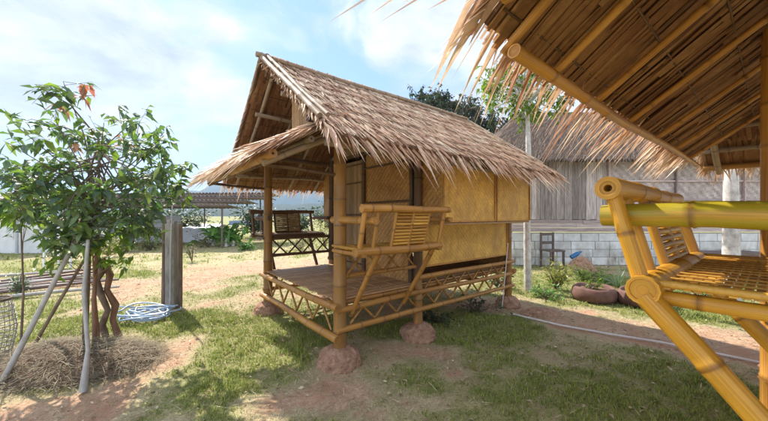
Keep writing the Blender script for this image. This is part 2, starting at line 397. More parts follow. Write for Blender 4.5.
# grass: one stuff mesh each for green and dry blades
def blades(name, mat, rings, green=True, label=''):
    P = []; D = []; Hh = []; W = []
    for (y0, y1, n, hgt, wid) in rings:
        yy = np.sqrt(NR.uniform(y0 * y0, y1 * y1, n)); xx = NR.uniform(-1.27, 1.27, n) * yy
        c = cover(xx, yy)
        p = np.clip((c - .42) * 2.4, 0, 1) if green else np.clip(1 - np.abs(c - .42) * 1.5, .3, .9)
        p = p * np.clip(.35 + 2.6 * (fbm(xx * 11 + 40, yy * 11 + 3, 2) - .3), .1, 1.2) if green else p
        k = NR.rand(n) < p
        xx, yy, c = xx[k], yy[k], c[k]
        P.append(np.stack([xx, yy, gz(xx, yy) - .004], 1))
        s = hgt * NR.uniform(.45, 1.25, len(xx)) * (np.clip(c, .3, 1.2) if green else .8) * (.25 + .9 * fbm(xx * 2.2 + 90, yy * 2.2, 3) + 1.5 * np.clip(fbm(xx * 9 + 9, yy * 9, 2) - .45, 0, 1))
        Hh.append(s); W.append(wid * NR.uniform(.6, 1.3, len(xx)))
    P = np.concatenate(P); Hh = np.concatenate(Hh); W = np.concatenate(W); n = len(P)
    a = NR.uniform(0, 2 * np.pi, n); lean = NR.uniform(.1, 1.0, n) if green else NR.uniform(.5, 3.0, n)
    d = np.stack([np.cos(a), np.sin(a)], 1)
    a2 = a + np.pi / 2 + NR.uniform(-.6, .6, n); sd = np.stack([np.cos(a2), np.sin(a2), np.zeros(n)], 1) * W[:, None] / 2
    mid = P.copy(); mid[:, :2] += d * (Hh * lean * .3)[:, None]; mid[:, 2] += Hh * .55 / (1 + lean * .35)
    tip = P.copy(); tip[:, :2] += d * (Hh * lean * .95)[:, None]; tip[:, 2] += Hh / (1 + lean * .9)
    v = np.stack([P - sd, P + sd, mid + sd * .8, mid - sd * .8, tip], 1).reshape(-1, 3)
    me = bpy.data.meshes.new(name); me.vertices.add(len(v)); me.vertices.foreach_set('co', v.ravel())
    base = np.arange(n)[:, None] * 5
    li = np.concatenate([base + np.array([[0, 1, 2, 3]]), base + np.array([[3, 2, 4]])], 1)
    me.loops.add(li.size); me.loops.foreach_set('vertex_index', li.ravel())
    st = (np.arange(n)[:, None] * 7 + np.array([[0, 4]])).ravel(); me.polygons.add(2 * n)
    me.polygons.foreach_set('loop_start', st); me.polygons.foreach_set('loop_total', np.tile([4, 3], n))
    me.update(calc_edges=True); me.materials.append(mat)
    o = bpy.data.objects.new(name, me); COL.objects.link(o); struct(o, 'stuff')
    return tag(o, label, 'grass')
blades('grass', M['grass'], [(1.3, 3, 70000, .07, .0065), (3, 5, 80000, .075, .0085), (5, 9, 80000, .08, .012), (9, 22, 50000, .14, .03)], True, 'short green grass growing in uneven patches over the yard')
blades('dry_grass', M['grass_dry'], [(1.3, 3, 60000, .035, .0035), (3, 5, 60000, .04, .005), (5, 9, 50000, .06, .009), (9, 22, 30000, .10, .02)], False, 'straw coloured dry grass and litter between the green patches')

def litter():
    mb = MB()
    for i in range(7000):
        y = math.sqrt(R.uniform(1.6, 60)); x = R.uniform(-1.25, 1.25) * y
        z = float(gz(np.array([x]), np.array([y]))[0]) + R.uniform(.004, .03); a = R.uniform(0, 6.28); d = V(math.cos(a), math.sin(a), R.gauss(0, .15))
        if i % 3: mb.blade((x, y, z), d, d.cross(V(0, 0, 1)) + V(0, 0, R.uniform(-.4, .4)), R.uniform(.04, .16), R.uniform(.003, .008), 0, seg=2)
        else: mb.leaf((x, y, z), d, R.uniform(.025, .07), R.uniform(.012, .03), fold=.6, droop=0)
    o = mb.build('dry_litter', M['straw_l']); o['kind'] = 'stuff'; tag(o, 'scattered straw bits and dead leaves lying over the yard', 'litter')
    mb = MB()
    for i in range(3500):
        y = math.sqrt(R.uniform(1.6, 80)); x = R.uniform(-1.25, 1.25) * y
        c = float(cover(np.array([x]), np.array([y]))[0])
        if c > .45 and R.random() > .1: continue
        z = float(gz(np.array([x]), np.array([y]))[0]); r = R.uniform(.004, .016) * (1.6 if R.random() < .06 else 1); vs = []
        for k in range(6):
            u = ((1,0,0),(-1,0,0),(0,1,0),(0,-1,0),(0,0,1),(0,0,-1))[k]; q = r * R.uniform(.6, 1.3); vs.append(mb.vert((x + u[0] * q, y + u[1] * q, z + u[2] * q * .7)))
        for f in ((0,2,4),(2,1,4),(1,3,4),(3,0,4),(2,0,5),(1,2,5),(3,1,5),(0,3,5)): mb.face([vs[k] for k in f])
    o = mb.build('soil_clods', M['clod']); o['kind'] = 'stuff'; tag(o, 'small clods and pebbles on the bare reddish earth', 'clods')

# ------------------------------------------------------------------ thatch
def thatch_slope(mb, p0, along, down, length, run, nrm, row=.17, step=.018, bl=(.28, .46), bw=(.010, .022), ang=.075, lift=.03, fringe=True, fl=(.22, .5), side=True, jr=.05):
    """p0: top corner, rows of long narrow leaves laid down the slope, ends in a ragged fringe"""
    along = Vector(along).normalized(); down = Vector(down).normalized(); nrm = Vector(nrm).normalized(); p0 = Vector(p0)
    rows = int(run / row)
    for r in range(rows + 1):
        t = r * row; lay = .012 + .004 * (r % 2)
        n = int(length / step)
        for i in range(n):
            s = (i + R.uniform(-.5, .5)) * step
            a = R.gauss(0, ang) + .25 * (R.random() < .08) * R.choice((-1, 1))
            d = (down * math.cos(a) + along * math.sin(a) + nrm * R.uniform(.0, .06)).normalized()
            b = p0 + along * s + down * (t + R.uniform(-jr, jr) - .06) + nrm * (lay + R.uniform(0, .02))
            sd = along + nrm * R.uniform(-.45, .45)
            mb.blade(b, d, sd, R.uniform(*bl), R.uniform(*bw), .0, seg=1, tip=.5, w0=.9)
    if fringe:
        for k in range(int(length / max(step, .014) * 1.8)):
            s = R.uniform(-.05, length + .05); a = R.gauss(0, .20) + (.35 * math.sin(s * 3.1) * .5)
            d = (down * math.cos(a) + along * math.sin(a) + V(0, 0, -.12) + nrm * R.uniform(-.04, .06)).normalized()
            s = s * .35 + .65 * (math.floor(s / .085) + .5) * .085 + R.gauss(0, .012)
            ll = R.uniform(*fl) * (1.35 if R.random() < .12 else 1) * (.75 + .5 * vn1(s * 2.3))
            b = p0 + along * s + down * (run + R.uniform(-.25, -.02)) + nrm * R.uniform(-.02, .035)
            mb.blade(b, d, along + nrm * R.uniform(-.8, .8), ll, R.uniform(.014, .040), R.uniform(.05, .35), seg=3)
def vn1(x): return float(vnoise(np.array([x + 50.0]), np.array([3.3]))[0])
def under_slope(mb, p0, along, down, length, run, nrm, row=.27, step=.036):
    along = Vector(along).normalized(); down = Vector(down).normalized(); nrm = Vector(nrm).normalized(); p0 = Vector(p0)
    for r in range(int(run / row) + 1):
        for i in range(int(length / step)):
            s = (i + .5 + R.uniform(-.15, .15)) * step; a = R.gauss(0, .05)
            d = down * math.cos(a) + along * math.sin(a) - nrm * R.uniform(.0, .03)
            mb.blade(p0 + along * s + down * min(max(0, r * row + R.uniform(-.03, .03)), run - row * 1.05 - R.uniform(0, .04)) - nrm * (.004 + R.uniform(0, .012)), d, along + nrm * R.uniform(-.25, .25), row * R.uniform(1.1, 1.35), R.uniform(.036, .052), .0, seg=2, tip=.6)

# ------------------------------------------------------------------ the hut
W = 2.15; LH = 3.19; M1 = 1.11; RZ = 3.35; SL = .715
ANG = math.atan2(.626, .780)
def P(parent, name, mat, pts, r, nodes=.28, hollow=False, seg=12, label=None):
    if len(pts) == 2 and (Vector(pts[1]) - Vector(pts[0])).length > .6:
        a, b = Vector(pts[0]), Vector(pts[1]); l = (b - a).length
        r0, r1 = (r if isinstance(r, list) else [r * 1.05, r * .93]); o1 = V(R.gauss(0, .004), R.gauss(0, .004), R.gauss(0, .004)) * l; o2 = V(R.gauss(0, .004), R.gauss(0, .004), R.gauss(0, .004)) * l
        pts = [a, a.lerp(b, .3) + o1, a.lerp(b, .66) + o2, b]; r = [r0, r0 * .7 + r1 * .3, r0 * .34 + r1 * .66, r1]
    nodes *= R.uniform(.8, 1.25)
    mb = MB(); mb.tube(pts, r, seg, True, nodes, hollow); o = mb.build(name, mat, parent)
    if label: o['label'] = label
    return o
from mathutils import noise as mn
def footing(parent, s, t, r=.2, h=.19):
    mb = MB(); seg = 44; rings = 20; prev = None
    for i in range(rings):
        f = i / (rings - 1)
        rr = r * (1.12 - .10 * f) * math.sqrt(max(0.02, 1 - (f ** 3.2))); z = -.05 + (h + .05) * (f ** .8)
        cur = []
        for k in range(seg):
            a = 2 * math.pi * k / seg
            q = Vector((math.cos(a) * 2.2 + s * 3, math.sin(a) * 2.2 + t * 5, z * 10)); j = 1.02 + .14 * mn.noise(q) + .09 * mn.noise(q * 3.1) + .05 * mn.noise(q * 8)
            cur.append(mb.vert((s + math.cos(a) * rr * j, t + math.sin(a) * rr * j, z + .02 * mn.noise(q * 2.3))))
        if prev:
            for k in range(seg): mb.face((prev[k], prev[(k + 1) % seg], cur[(k + 1) % seg], cur[k]), True)
        prev = cur
    mb.face(prev, True)
    return mb.build('footing', M['clay'], parent)

def bench(hut, t0, dr, K, mats, brace, dz=0, r=1.0, far=False, srange=(-.13, .98), ring=False, braces=(.13, .87), hollow=False, zt=1.556, za=1.45, rb=1.0, ra=1.0):
    e = empty('bench', (0, 0, 0)); e.parent = hut
    B = lambda s, k, z: V(s, t0 + dr * k, z + dz)
    s0, s1 = srange; mt, mslat, marm = mats
    P(e, 'seat_rail', mt, [B(s0, K, 1.172), B(s1, K, 1.172)], .042 * r, .3)
    P(e, 'seat_rail', mt, [B(s0 + .14, .03, 1.16), B(s1, .03, 1.16)], .03 * r, .3)
    P(e, 'top_rail', mt, [B(s0, K + .10, zt), B(s1 + .03, K + .10, zt)], [.038 * r, .030 * r], .3, hollow, 14)
    for s in (s0 + .07, s1 - .05):
        P(e, 'seat_beam', mt, [B(s, -.02, 1.145), B(s, K + .05, 1.145)], .022 * r, .3)
    for s in braces:
        P(e, 'brace', mt, [B(s, K, 1.15), B(s, brace[0], brace[1] - dz)], .026 * r * rb, .3)
    w = s1 - s0
    ss = [s0 + .04, s0 + .04 + w * .13, s0 + w * .36, s0 + w * .56, s0 + w * .76, s1 - .04]
    for i, s in enumerate(ss):
        P(e, 'stile', mt, [B(s, K + .01, 1.19), B(s, K + .095, zt - .016)], (.023 if i in (0, 5) else .016) * r, .3)
    mb = MB()
    for (a, b_) in ((ss[2], ss[3]), (ss[3], ss[4])):
        for i in range(10):
            z = 1.225 + i * .0315; k = K + .01 + .085 * (z - 1.19) / .35
            mb.tube([B(a + .012, k, z), B(b_ - .012, k, z + R.uniform(-.003, .003))], .0145, 6, False, .12)
    mb.build('backrest', mslat, e)
    mb = MB(); k = .05; 
    while k < K - .02:
        s = s0 + .04
        while s < s1 - .03:
            l = min(R.uniform(.10, .2), s1 - .02 - s); mb.bar(B(s, k + R.uniform(-.001, .001), 1.184 + R.uniform(-.002, .003)), B(s + l - .004, k, 1.185 + R.uniform(-.002, .004)), .019, .007); s += l
        k += .025
    s = s0 + .1
    while s < s1 - .05:
        mb.tube([B(s, .03, 1.196), B(s, K - .02, 1.196)], .0045, 5, False); s += .085
    for s in (s0 + .045, s1 - .03): mb.tube([B(s, 0, 1.196), B(s, K + .01, 1.196)], .012, 7, True, .2)
    mb.build('seat', mslat, e)
    P(e, 'armrest', marm, [B(s0 + .12, -.12 if not hollow else -.35, za), B(s0 + .12, K + .15, za)], .036 * r * ra, .3, False, 16)
    if far is False:
        P(e, 'armrest', marm, [B(s1 + .03, -.05, za), B(s1 + .03, K + .13, za)], .028 * r, .3)
    return e

def hut(name, origin, opts):
    h = empty(name, origin, ANG)
    mp, mrail, mslat = opts['post'], opts['rail'], opts['slat']
    for s in (0, M1, LH):
        for t in (0, W):
            mo = opts.get('mid'); s_, t_ = s, t
            if mo and s == M1 and t == W: s, t = s + mo[0], t + mo[1]
            P(h, 'post', M['bam_post'] if not opts['yellow'] else M['bam_o'], [(s, t, .08), (s, t, 2.0 if s != M1 or opts['yellow'] else .40), (s, t, 2.44 if s != M1 else (2.5 if opts['yellow'] else .72))], [.068, .062, .056] if s == 0 else [.058, .055, .05], .34, False, 16)
            if s == M1 and not opts['yellow']: P(h, 'door_post', M['bam_d'], [(s, t, .72), (s, t, 2.5)], .052, .34, False, 14)
            footing(h, s, t, .2 if s < 3 else .17, .18); s, t = s_, t_
    # --- floor frame
    mb = MB(); s = .0; k = 0
    t = .02
    while t < W - .02:
        mb.box((LH / 2 + R.uniform(-.01, .02), t, .640 + R.uniform(-.003, .003)), LH + .1, .030, .012); t += .034
    s = .15
    while s < LH:
        mb.box((s, W / 2, .6475), .012, W, .006); s += .24
    mb.build('floor', M['slat'], h)
    for t in (0, W):
        P(h, 'floor_beam', mrail, [(-.09, t + (.075 if t == 0 else -.075), .595), (LH + .1, t + (.075 if t == 0 else -.075), .595)], .036, .32)
        for z in (.35, .55, .74):
            s0 = M1 if z > .7 else -.02
            tt = t + (-.045 if t == 0 else .045)
            P(h, 'rail', mrail, [(s0 - .04, tt, z), (LH + .08, tt, z - .004)], .030, .32)
        mb = MB()
        s = .12; sg = 1
        while s < LH - .1:
            tt = t
            a, b_ = (.37, .53); w = .16
            mb.tube([(s, tt, a), (s + w, tt, b_)] if sg > 0 else [(s, tt, b_), (s + w, tt, a)], .014, 6, True, .2)
            s += w; sg = -sg
        s = M1 + .1; sg = 1
        while s < LH - .1:
            mb.tube([(s, t, .56), (s + .17, t, .73)] if sg > 0 else [(s, t, .73), (s + .17, t, .56)], .014, 6, True, .2)
            s += .17; sg = -sg
        mb.build('lattice', mrail, h)
        # lattice under bench
        P(h, 'rail', M['bam_d'] if t else mrail, [(0, t, .87), (M1, t, .87)], .024, .3)
        P(h, 'rail', M['bam_d'] if t else mrail, [(0, t, 1.13), (M1, t, 1.13)], .024, .3)
        mb = MB()
        for i in range(4):
            a = .07 + i * .25
            mb.tube([(a, t - .01, .885), (a + .23, t - .01, 1.115)], .013, 6, True, .2)
            mb.tube([(a, t + .014, 1.115), (a + .23, t + .014, .885)], .013, 6, True, .2)
        mb.build('lattice', M['bam_d'] if t else mrail, h)
    P(h, 'floor_beam', mrail, [(-.075, -.09, .585), (-.075, W + .09, .585)], .036, .32)
    P(h, 'rail', mrail, [(-.07, -.08, .275), (-.07, W + .08, .27)], .040, .32)
    mb = MB(); t = .14; sg = 1
    while t < W - .2:
        mb.tube([(-.02, t, .30), (-.02, t + .22, .56)] if sg > 0 else [(-.02, t, .56), (-.02, t + .22, .30)], .013, 6, True, .2); t += .22; sg = -sg
    mb.build('lattice', mrail, h)
    P(h, 'floor_beam', mrail, [(LH + .07, -.09, .585), (LH + .07, W + .09, .585)], .036, .32)
    for s in (.55, 1.6, 2.4):
        P(h, 'floor_beam', M['bam_d'], [(s, .02, .53), (s, W - .02, .53)], .03, .32)
    # --- tie beams, plates
    for s, z in ((0, 2.40), (M1, 2.44), (LH, 2.40)):
        P(h, 'tie_beam', M['bam_d'], [(s + .06, -.16, z), (s + .06, W + .16, z)], .038, .32)
    zt = RZ - .10 - SL * (W / 2)
    for t in (-.02, W + .02):
        P(h, 'wall_plate', M['bam_d'], [(-.36, t, zt - .07), (LH + .25, t, zt - .07)], .035, .3)
    # --- roof
    roof = empty('roof', (0, 0, 0)); roof.parent = h
    sA, sB = opts['roof_s']; ev = opts['eave']
    cs = 1 / math.hypot(1, SL); sn = SL * cs
    for side in (0, 1):
        dn = V(0, -cs if side == 0 else cs, -sn); nr = V(0, -sn if side == 0 else sn, cs)
        top = V(sA, W / 2, RZ); run = (W / 2 + ev[side]) / cs; ln = sB - sA
        mb = MB()
        a0 = top - nr * .045; a1 = a0 + V(ln, 0, 0); b1 = a1 + dn * run; b0 = a0 + dn * run
        up = nr * .05
        vs = [mb.vert(p) for p in (a0, a1, b1, b0, a0 + up, a1 + up, b1 + up, b0 + up)]
        for f in ((0,1,2,3),(7,6,5,4),(0,4,5,1),(1,5,6,2),(2,6,7,3),(3,7,4,0)): mb.face([vs[i] for i in f])
        mb.build('thatch_mat', M['mat'], roof)
        mb = MB()
        thatch_slope(mb, top, (1, 0, 0), dn, ln, run, nr, row=.125, step=opts['step'], bl=(.15, .20), jr=.018, fl=opts['fl'][side])
        # gable edge leaves
        for e_, dr in ((sA, -1), (sB, 1)):
            for i in range(260):
                t = R.uniform(0, run)
                mb.blade(V(e_, W / 2, RZ) + dn * t + nr * R.uniform(-.03, .02), V(dr, 0, 0) * R.uniform(.15, .5) + dn * R.uniform(.6, 1.2), V(1, 0, 0) * .5 + nr, R.uniform(.12, .25), R.uniform(.012, .025), .1)
        mb.build('thatch', M['thatch'], roof)
        mb = MB(); t = .2
        while t < run - .1:
            x = 0
            while x < ln:
                l = R.uniform(.5, 1.1); e2 = min(x + l, ln); mb.tube([top + nr * (.028 + R.uniform(0, .006)) + dn * (t + R.uniform(-.012, .012)) + V(x, 0, 0), top + nr * (.028 + R.uniform(0, .006)) + dn * (t + R.uniform(-.012, .012)) + V(e2, 0, 0)], .0045, 5, False); x = e2 + R.uniform(-.1, .02)
            t += .25
        mb.build('stitching', M['bark_red'], roof)
        mb = MB()
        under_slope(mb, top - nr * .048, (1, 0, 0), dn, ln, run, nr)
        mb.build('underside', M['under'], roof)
        # laths and rafters
        mb = MB(); t = .2
        while t < run:
            mb.tube([top - nr * .062 + dn * t, top - nr * .062 + dn * t + V(ln, 0, 0)], .0045, 5, False); t += .24
        mb.build('laths', M['bam_d'], roof)
        for s in opts['rafters']:
            P(roof, 'rafter', opts['rafter_mat'], [V(s, W / 2, RZ) - nr * .112 + dn * .05, V(s, W / 2, RZ) - nr * .112 + dn * (run + opts.get('rx', -.12))], opts.get('rr', (.022, .026))[0], .3)
        for t in opts['purlins']:
            P(roof, 'purlin', opts['rafter_mat'], [V(sA + .05, W / 2, RZ) - nr * .158 + dn * t / cs, V(sB - .05, W / 2, RZ) - nr * .158 + dn * t / cs], opts.get('rr', (.022, .026))[1], .3)
        # bargeboards: paired poles over the rake
        for off, rr, e_, q in ((.03, .026, sA - .02, .0), (.05, .022, sA + .05, 0), (.03, .024, sB + .02, 0)):
            P(roof, 'rake_pole', M['bam_grey'], [V(e_, W / 2, RZ) + nr * off - dn * .06, V(e_, W / 2, RZ) + nr * off + dn * (run * .86)], rr, .3)
    P(roof, 'ridge_pole', M['bam_grey'], [(sA - .08, W / 2, RZ + .05), (sB + .06, W / 2, RZ + .05)], .03, .3)
    P(roof, 'ridge_beam', M['bam_d'], [(sA + .03, W / 2, RZ - .15), (sB - .03, W / 2, RZ - .15)], .038, .3)
    for s in (M1, LH):
        P(h, 'king_post', M['bam_d'], [(s, W / 2, 2.40), (s, W / 2, RZ - .12)], .035, .3)
    # --- canopies (lean-to skirts under the gables)
    def canopy(s0, dr, z0, z1, out, ta, tb):
        cn = empty('canopy', (0, 0, 0)); cn.parent = h
        top = V(s0, ta, z0); d = V(dr * out, 0, z1 - z0); run = d.length; dn = d.normalized(); nr = V(-dn.z * dr, 0, abs(dn.x))
        ln = tb - ta
        mb = MB(); a0 = top.copy(); up = nr * .035
        vs = [mb.vert(p) for p in (a0, a0 + V(0, ln, 0), a0 + V(0, ln, 0) + dn * run, a0 + dn * run, a0 + up, a0 + V(0, ln, 0) + up, a0 + V(0, ln, 0) + dn * run + up, a0 + dn * run + up)]
        for f in ((0,1,2,3),(7,6,5,4),(0,4,5,1),(1,5,6,2),(2,6,7,3),(3,7,4,0)): mb.face([vs[i] for i in f])
        mb.build('thatch_mat', M['mat'], cn)
        mb = MB(); thatch_slope(mb, top + up, (0, 1, 0), dn, ln, run, nr, row=.15, step=.02, bl=(.25, .42), fl=(.18, .42) if not opts['yellow'] else (.2, .36), ang=.14)
        for i in range(260):
            for tt, dd in ((ta, -1), (tb, 1)):
                mb.blade(top + V(0, tt - ta, 0) + dn * R.uniform(0, run) + nr * R.uniform(0, .05), dn * R.uniform(.8, 1.2) + V(0, dd, 0) * R.uniform(.05, .5), V(0, 1, 0) + nr * R.uniform(-1, 1), R.uniform(.15, .32), R.uniform(.012, .025), .12)
        mb.build('thatch', M['thatch'], cn)
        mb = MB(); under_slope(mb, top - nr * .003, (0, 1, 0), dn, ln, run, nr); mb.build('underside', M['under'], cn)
        for q in (.05, .52, .93):
            P(cn, 'purlin', M['bam_grey'] if q < .9 else M['bam_t'], [top + dn * run * q - nr * .05 + V(0, -.04, 0), top + dn * run * q - nr * .05 + V(0, ln + .03, 0)], .034 if q > .9 else .026, .3, True)
        for tt in (ta + .1, -.0 + W / 2, tb - .1):
            P(cn, 'rafter', M['bam_grey'], [V(s0, tt, z0) - nr * .09, V(s0, tt, z0) + dn * run * 1.0 - nr * .09], .03, .3)
        for tt in (0, W):
            a_ = V(s0, tt, z0) + dn * run * .93 - nr * .10
            P(cn, 'brace', M['bam_d'], [a_, V(0 if dr < 0 else LH, tt, 1.9)], .018, .3)
    canopy(-.06, -1, 2.40, 2.0, .80, -.26, W + opts.get('ctb', .10))
    if opts['rear_canopy']: canopy(LH + .06, 1, 2.40, 2.02, .75, -.3, W + .62)
    # --- room
    if opts['room']:
        room = empty('room', (0, 0, 0)); room.parent = h
        def panel(nm, c, sx, sy, sz, mat): 
            mb = MB(); mb.box((0, 0, 0), sx, sy, sz); return mb.build(nm, mat, room, c)
        def frame(c, horiz, vert, axis_, off=.012, r=.012, mat=None):
            mb = MB(); cx, cy, cz = c
            def pt(a, z): return V(cx + a, cy - off, z) if axis_ == 's' else V(cx - off, cy + a, z)
            z0, z1 = cz - vert / 2, cz + vert / 2
            for z in (z0, z1): mb.tube([pt(-horiz / 2, z), pt(horiz / 2, z)], r, 6, True, .3)
            for a in (-horiz / 2, horiz / 2): mb.tube([pt(a, z0), pt(a, z1)], r, 6, True, .3)
            mb.build('panel_frame', mat or M['bam_o'], room)
        # front wall of the room
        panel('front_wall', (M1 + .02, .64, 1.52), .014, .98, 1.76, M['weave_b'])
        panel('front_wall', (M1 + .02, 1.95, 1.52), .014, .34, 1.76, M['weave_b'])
        for z in (1.02, 1.68, 2.2):
            P(room, 'wall_rail', M['bam_d'], [(M1 - .01, .1, z), (M1 - .01, 1.12, z)], .014, .3)
        for t in (.13, 1.155, 1.78):
            P(room, 'wall_stud', M['bam_d'], [(M1, t, .64), (M1, t, 2.42)], .032, .3)
        door = empty('door', (0, 0, 0)); door.parent = room
        mb = MB(); t = 1.195
        while t < 1.74:
            mb.box((M1 - .005, t, 1.5), .010, .030, 1.68); t += .033
        mb.build('leaf', M['slat_door'], door)
        for z in (.75, 1.5, 2.0, 2.28): P(door, 'door_rail', M['bam_d'], [(M1 - .022, 1.185, z), (M1 - .022, 1.755, z)], .012, .3)
        for sd, t in ((-1, 0), (1, W)):
            k = .35; off = lambda kk: t + sd * kk
            panel('side_wall', ((M1 + LH) / 2, t, 1.125), LH - M1 - .12, .016, .53, M['weave'])
            frame(((M1 + LH) / 2, t + (0 if sd < 0 else .03), 1.125), LH - M1 - .12, .54, 's', .014, .012)
            # bay with two shutter panels
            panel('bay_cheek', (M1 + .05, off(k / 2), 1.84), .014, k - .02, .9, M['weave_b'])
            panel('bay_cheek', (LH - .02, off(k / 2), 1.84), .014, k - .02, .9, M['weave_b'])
            panel('bay_floor', ((M1 + LH) / 2 + .015, off(k / 2), 1.395), LH - M1 - .06, k + .02, .02, M['slat_door'])
            for a, b_ in ((M1 + .04, 2.235), (2.255, LH)):
                w = b_ - a; sh = empty('shutter', (0, 0, 0)); sh.parent = room
                mb = MB(); mb.box((0, 0, 0), w, .014, .86); mb.build('woven_panel', M['weave'], sh, ((a + b_) / 2, off(k), 1.85))
                mb = MB(); y = off(k) + sd * .013
                for z in (1.42, 2.28): mb.tube([(a + .01, y, z), (b_ - .01, y, z)], .011, 6, True, .3)
                for x in (a + .012, b_ - .012): mb.tube([(x, y + sd * .004, 1.42), (x, y + sd * .004, 2.28)], .011, 6, True, .3)
                mb.build('shutter_frame', M['bam_o'], sh)
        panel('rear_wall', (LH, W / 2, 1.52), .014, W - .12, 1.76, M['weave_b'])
        mb = MB(); t = .15
        while t < 1.12:
            zt_ = RZ - .2 - SL * abs(t - W / 2); mb.box((-.03, t, (2.46 + zt_) / 2), .01, .032, max(.02, zt_ - 2.46)); t += .042
        mb.build('gable_panel', M['slat'], h)
        # gable infill of upright split bamboo above the room wall
        mb = MB(); t = .1
        while t < W - .1:
            zt_ = RZ - .2 - SL * abs(t - W / 2); mb.box((M1 + .01, t, (2.46 + zt_) / 2), .01, .035, max(.02, zt_ - 2.46)); t += .045
        mb.build('gable_panel', M['slat_door'], room)
    return h

C1 = V(-.446, 3.19, 0)
h1 = hut('bamboo_hut', C1, dict(post=0, rail=M['bam_t'], slat=0, yellow=False, roof_s=(-.42, 3.50), eave=(.64, .80), step=.0085, fl=((.16, .40), (.15, .3)),
     rafters=(-.3, .15, .6, 1.1, 1.7, 2.4, 3.1), purlins=(.55, 1.55), rafter_mat=M['bam_grey'], rear_canopy=False, room=True))
tag(h1, 'whole bamboo hut with woven gold shutters, thatched roof and open porch, on clay footings', 'hut', 'thatched bamboo huts')
bench(h1, 0, -1, .47, (M['bam_t'], M['slat_y'], M['bam_t']), (0, .46), 0, 1.0)
bench(h1, W, 1, .40, (M['bam_d'], M['slat_door'], M['bam_d']), (0, .5), 0, 1.0, far=False)

O2 = V(2.498 + .063, -.745 - .078, .06)
h2 = hut('bamboo_hut', O2, dict(post=0, rail=M['bam_o'], slat=0, yellow=True, roof_s=(-.60, 3.20), eave=(.7, .70), rr=(.016, .021), rx=.03, ctb=.48, step=.018, fl=((.15, .3), (.20, .40)),
     rafters=(-.53, -.2, .27, .80, 1.45, 2.1, 2.8), purlins=(1.775,), rafter_mat=M['bam_o'], rear_canopy=True, room=False, mid=(.06, .095, .042)))
tag(h2, 'nearer hut at the right edge with a glossy yellow bench and overhead thatch underside', 'hut', 'thatched bamboo huts')
bench(h2, W, 1, .38, (M['bam_y'], M['slat_y'], M['bam_g']), (-.06, .64), .013, 1.12, srange=(-.13, 1.11), braces=(-.10, .83), hollow=True, far=True, zt=1.525, za=1.425, rb=1.2, ra=1.1)

# ------------------------------------------------------------------ plants
def ell(c, r): 
    while True:
        v = V(R.uniform(-1, 1), R.uniform(-1, 1), R.uniform(-1, 1))
        if v.length < 1: return V(c[0] + v.x * r[0], c[1] + v.y * r[1], c[2] + v.z * r[2])
def tree(name, base, crown_c, crown_r, trunk_r, n_limb, n_tw, n_leaf, lsize, bark, leafm, label, cat='tree', group=None, tips=None, wid=.42, spread=.3, droop=.3, accent=None, trunk_pts=None, leafdir=None, surf=.0):
    root = empty(name, base); B = Vector(base)
    cc = Vector(crown_c) - B
    tb = MB(); lb = MB(); ab = MB()
    top = cc + V(0, 0, crown_r[2] * .4)
    tp = [V(0, 0, -.05)] + ([Vector(p) - B for p in trunk_pts] if trunk_pts else [V(cc.x * .3 + R.uniform(-.04, .04) * cc.z, cc.y * .3, cc.z * .45)]) + [cc - V(0, 0, crown_r[2] * .3), top]
    tb.tube(tp, [trunk_r * (1 - .75 * i / (len(tp) - 1)) for i in range(len(tp))], 8, True, 0, jit=.08)
    trunk = tb.build('trunk', bark, root)
    br = MB()
    for i in range(n_limb):
        tgt = ell(cc, crown_r)
        if surf:
            dlt = tgt - cc; nl = math.sqrt((dlt.x / crown_r[0]) ** 2 + (dlt.y / crown_r[1]) ** 2 + (dlt.z / crown_r[2]) ** 2) + 1e-6
            tgt = cc + dlt * ((1 - surf) + surf / nl)
        q = R.uniform(.25, .95); a = tp[-3].lerp(tp[-1], q) if R.random() < .75 else tp[-3]
        a = tp[-2].lerp(tp[-1], R.random()) if R.random() < .5 else tp[-3].lerp(tp[-2], R.uniform(.3, 1))
        mid = a.lerp(tgt, .5) + V(R.gauss(0, .06), R.gauss(0, .06), R.uniform(0, .12)) * crown_r[0]
        br.tube([a, mid, tgt], [trunk_r * .32, trunk_r * .2, trunk_r * .08], 5, False)
        for j in range(n_tw):
            s = mid.lerp(tgt, R.uniform(.2, 1.05)); e = s + V(R.gauss(0, 1), R.gauss(0, 1), R.gauss(.1, .8)).normalized() * spread * R.uniform(.4, 1.1)
            br.tube([s, e], [trunk_r * .08, trunk_r * .04], 4, False)
            dst = lb
            if accent and accent(e + B): dst = ab
            for k in range(n_leaf):
                q = R.uniform(.3, 1); p = s.lerp(e, q)
                d = V(R.gauss(0, 1), R.gauss(0, 1), R.gauss(-droop, .6)).normalized()
                l = lsize * R.uniform(.55, 1.2)
                dst.leaf(p, d, l, l * wid, droop=R.uniform(.1, .45))
    b_ = br.build('branches', bark, root)
    lb.build('crown', leafm, root)
    if ab.v: ab.build('young_leaves', tips, root)
    tag(root, label, cat, group); return root
TB = gp(84, 350)
tree('sapling', TB, (-3.08, 3.40, 1.98), (1.02, .85, .92), .03, 64, 7, 6, .13, M['bark'], M['leaf_d'],
     'leafy young tree with large dark drooping leaves and pink tips, tied to stakes', trunk_pts=[(-3.25, 3.45, .7), (-3.18, 3.4, 1.2)],
     accent=lambda e: (e - V(-2.98, 3.3, 2.5)).length < .34 and R.random() < .45, tips=M['leaf_p'], wid=.44, spread=.24, surf=.35)
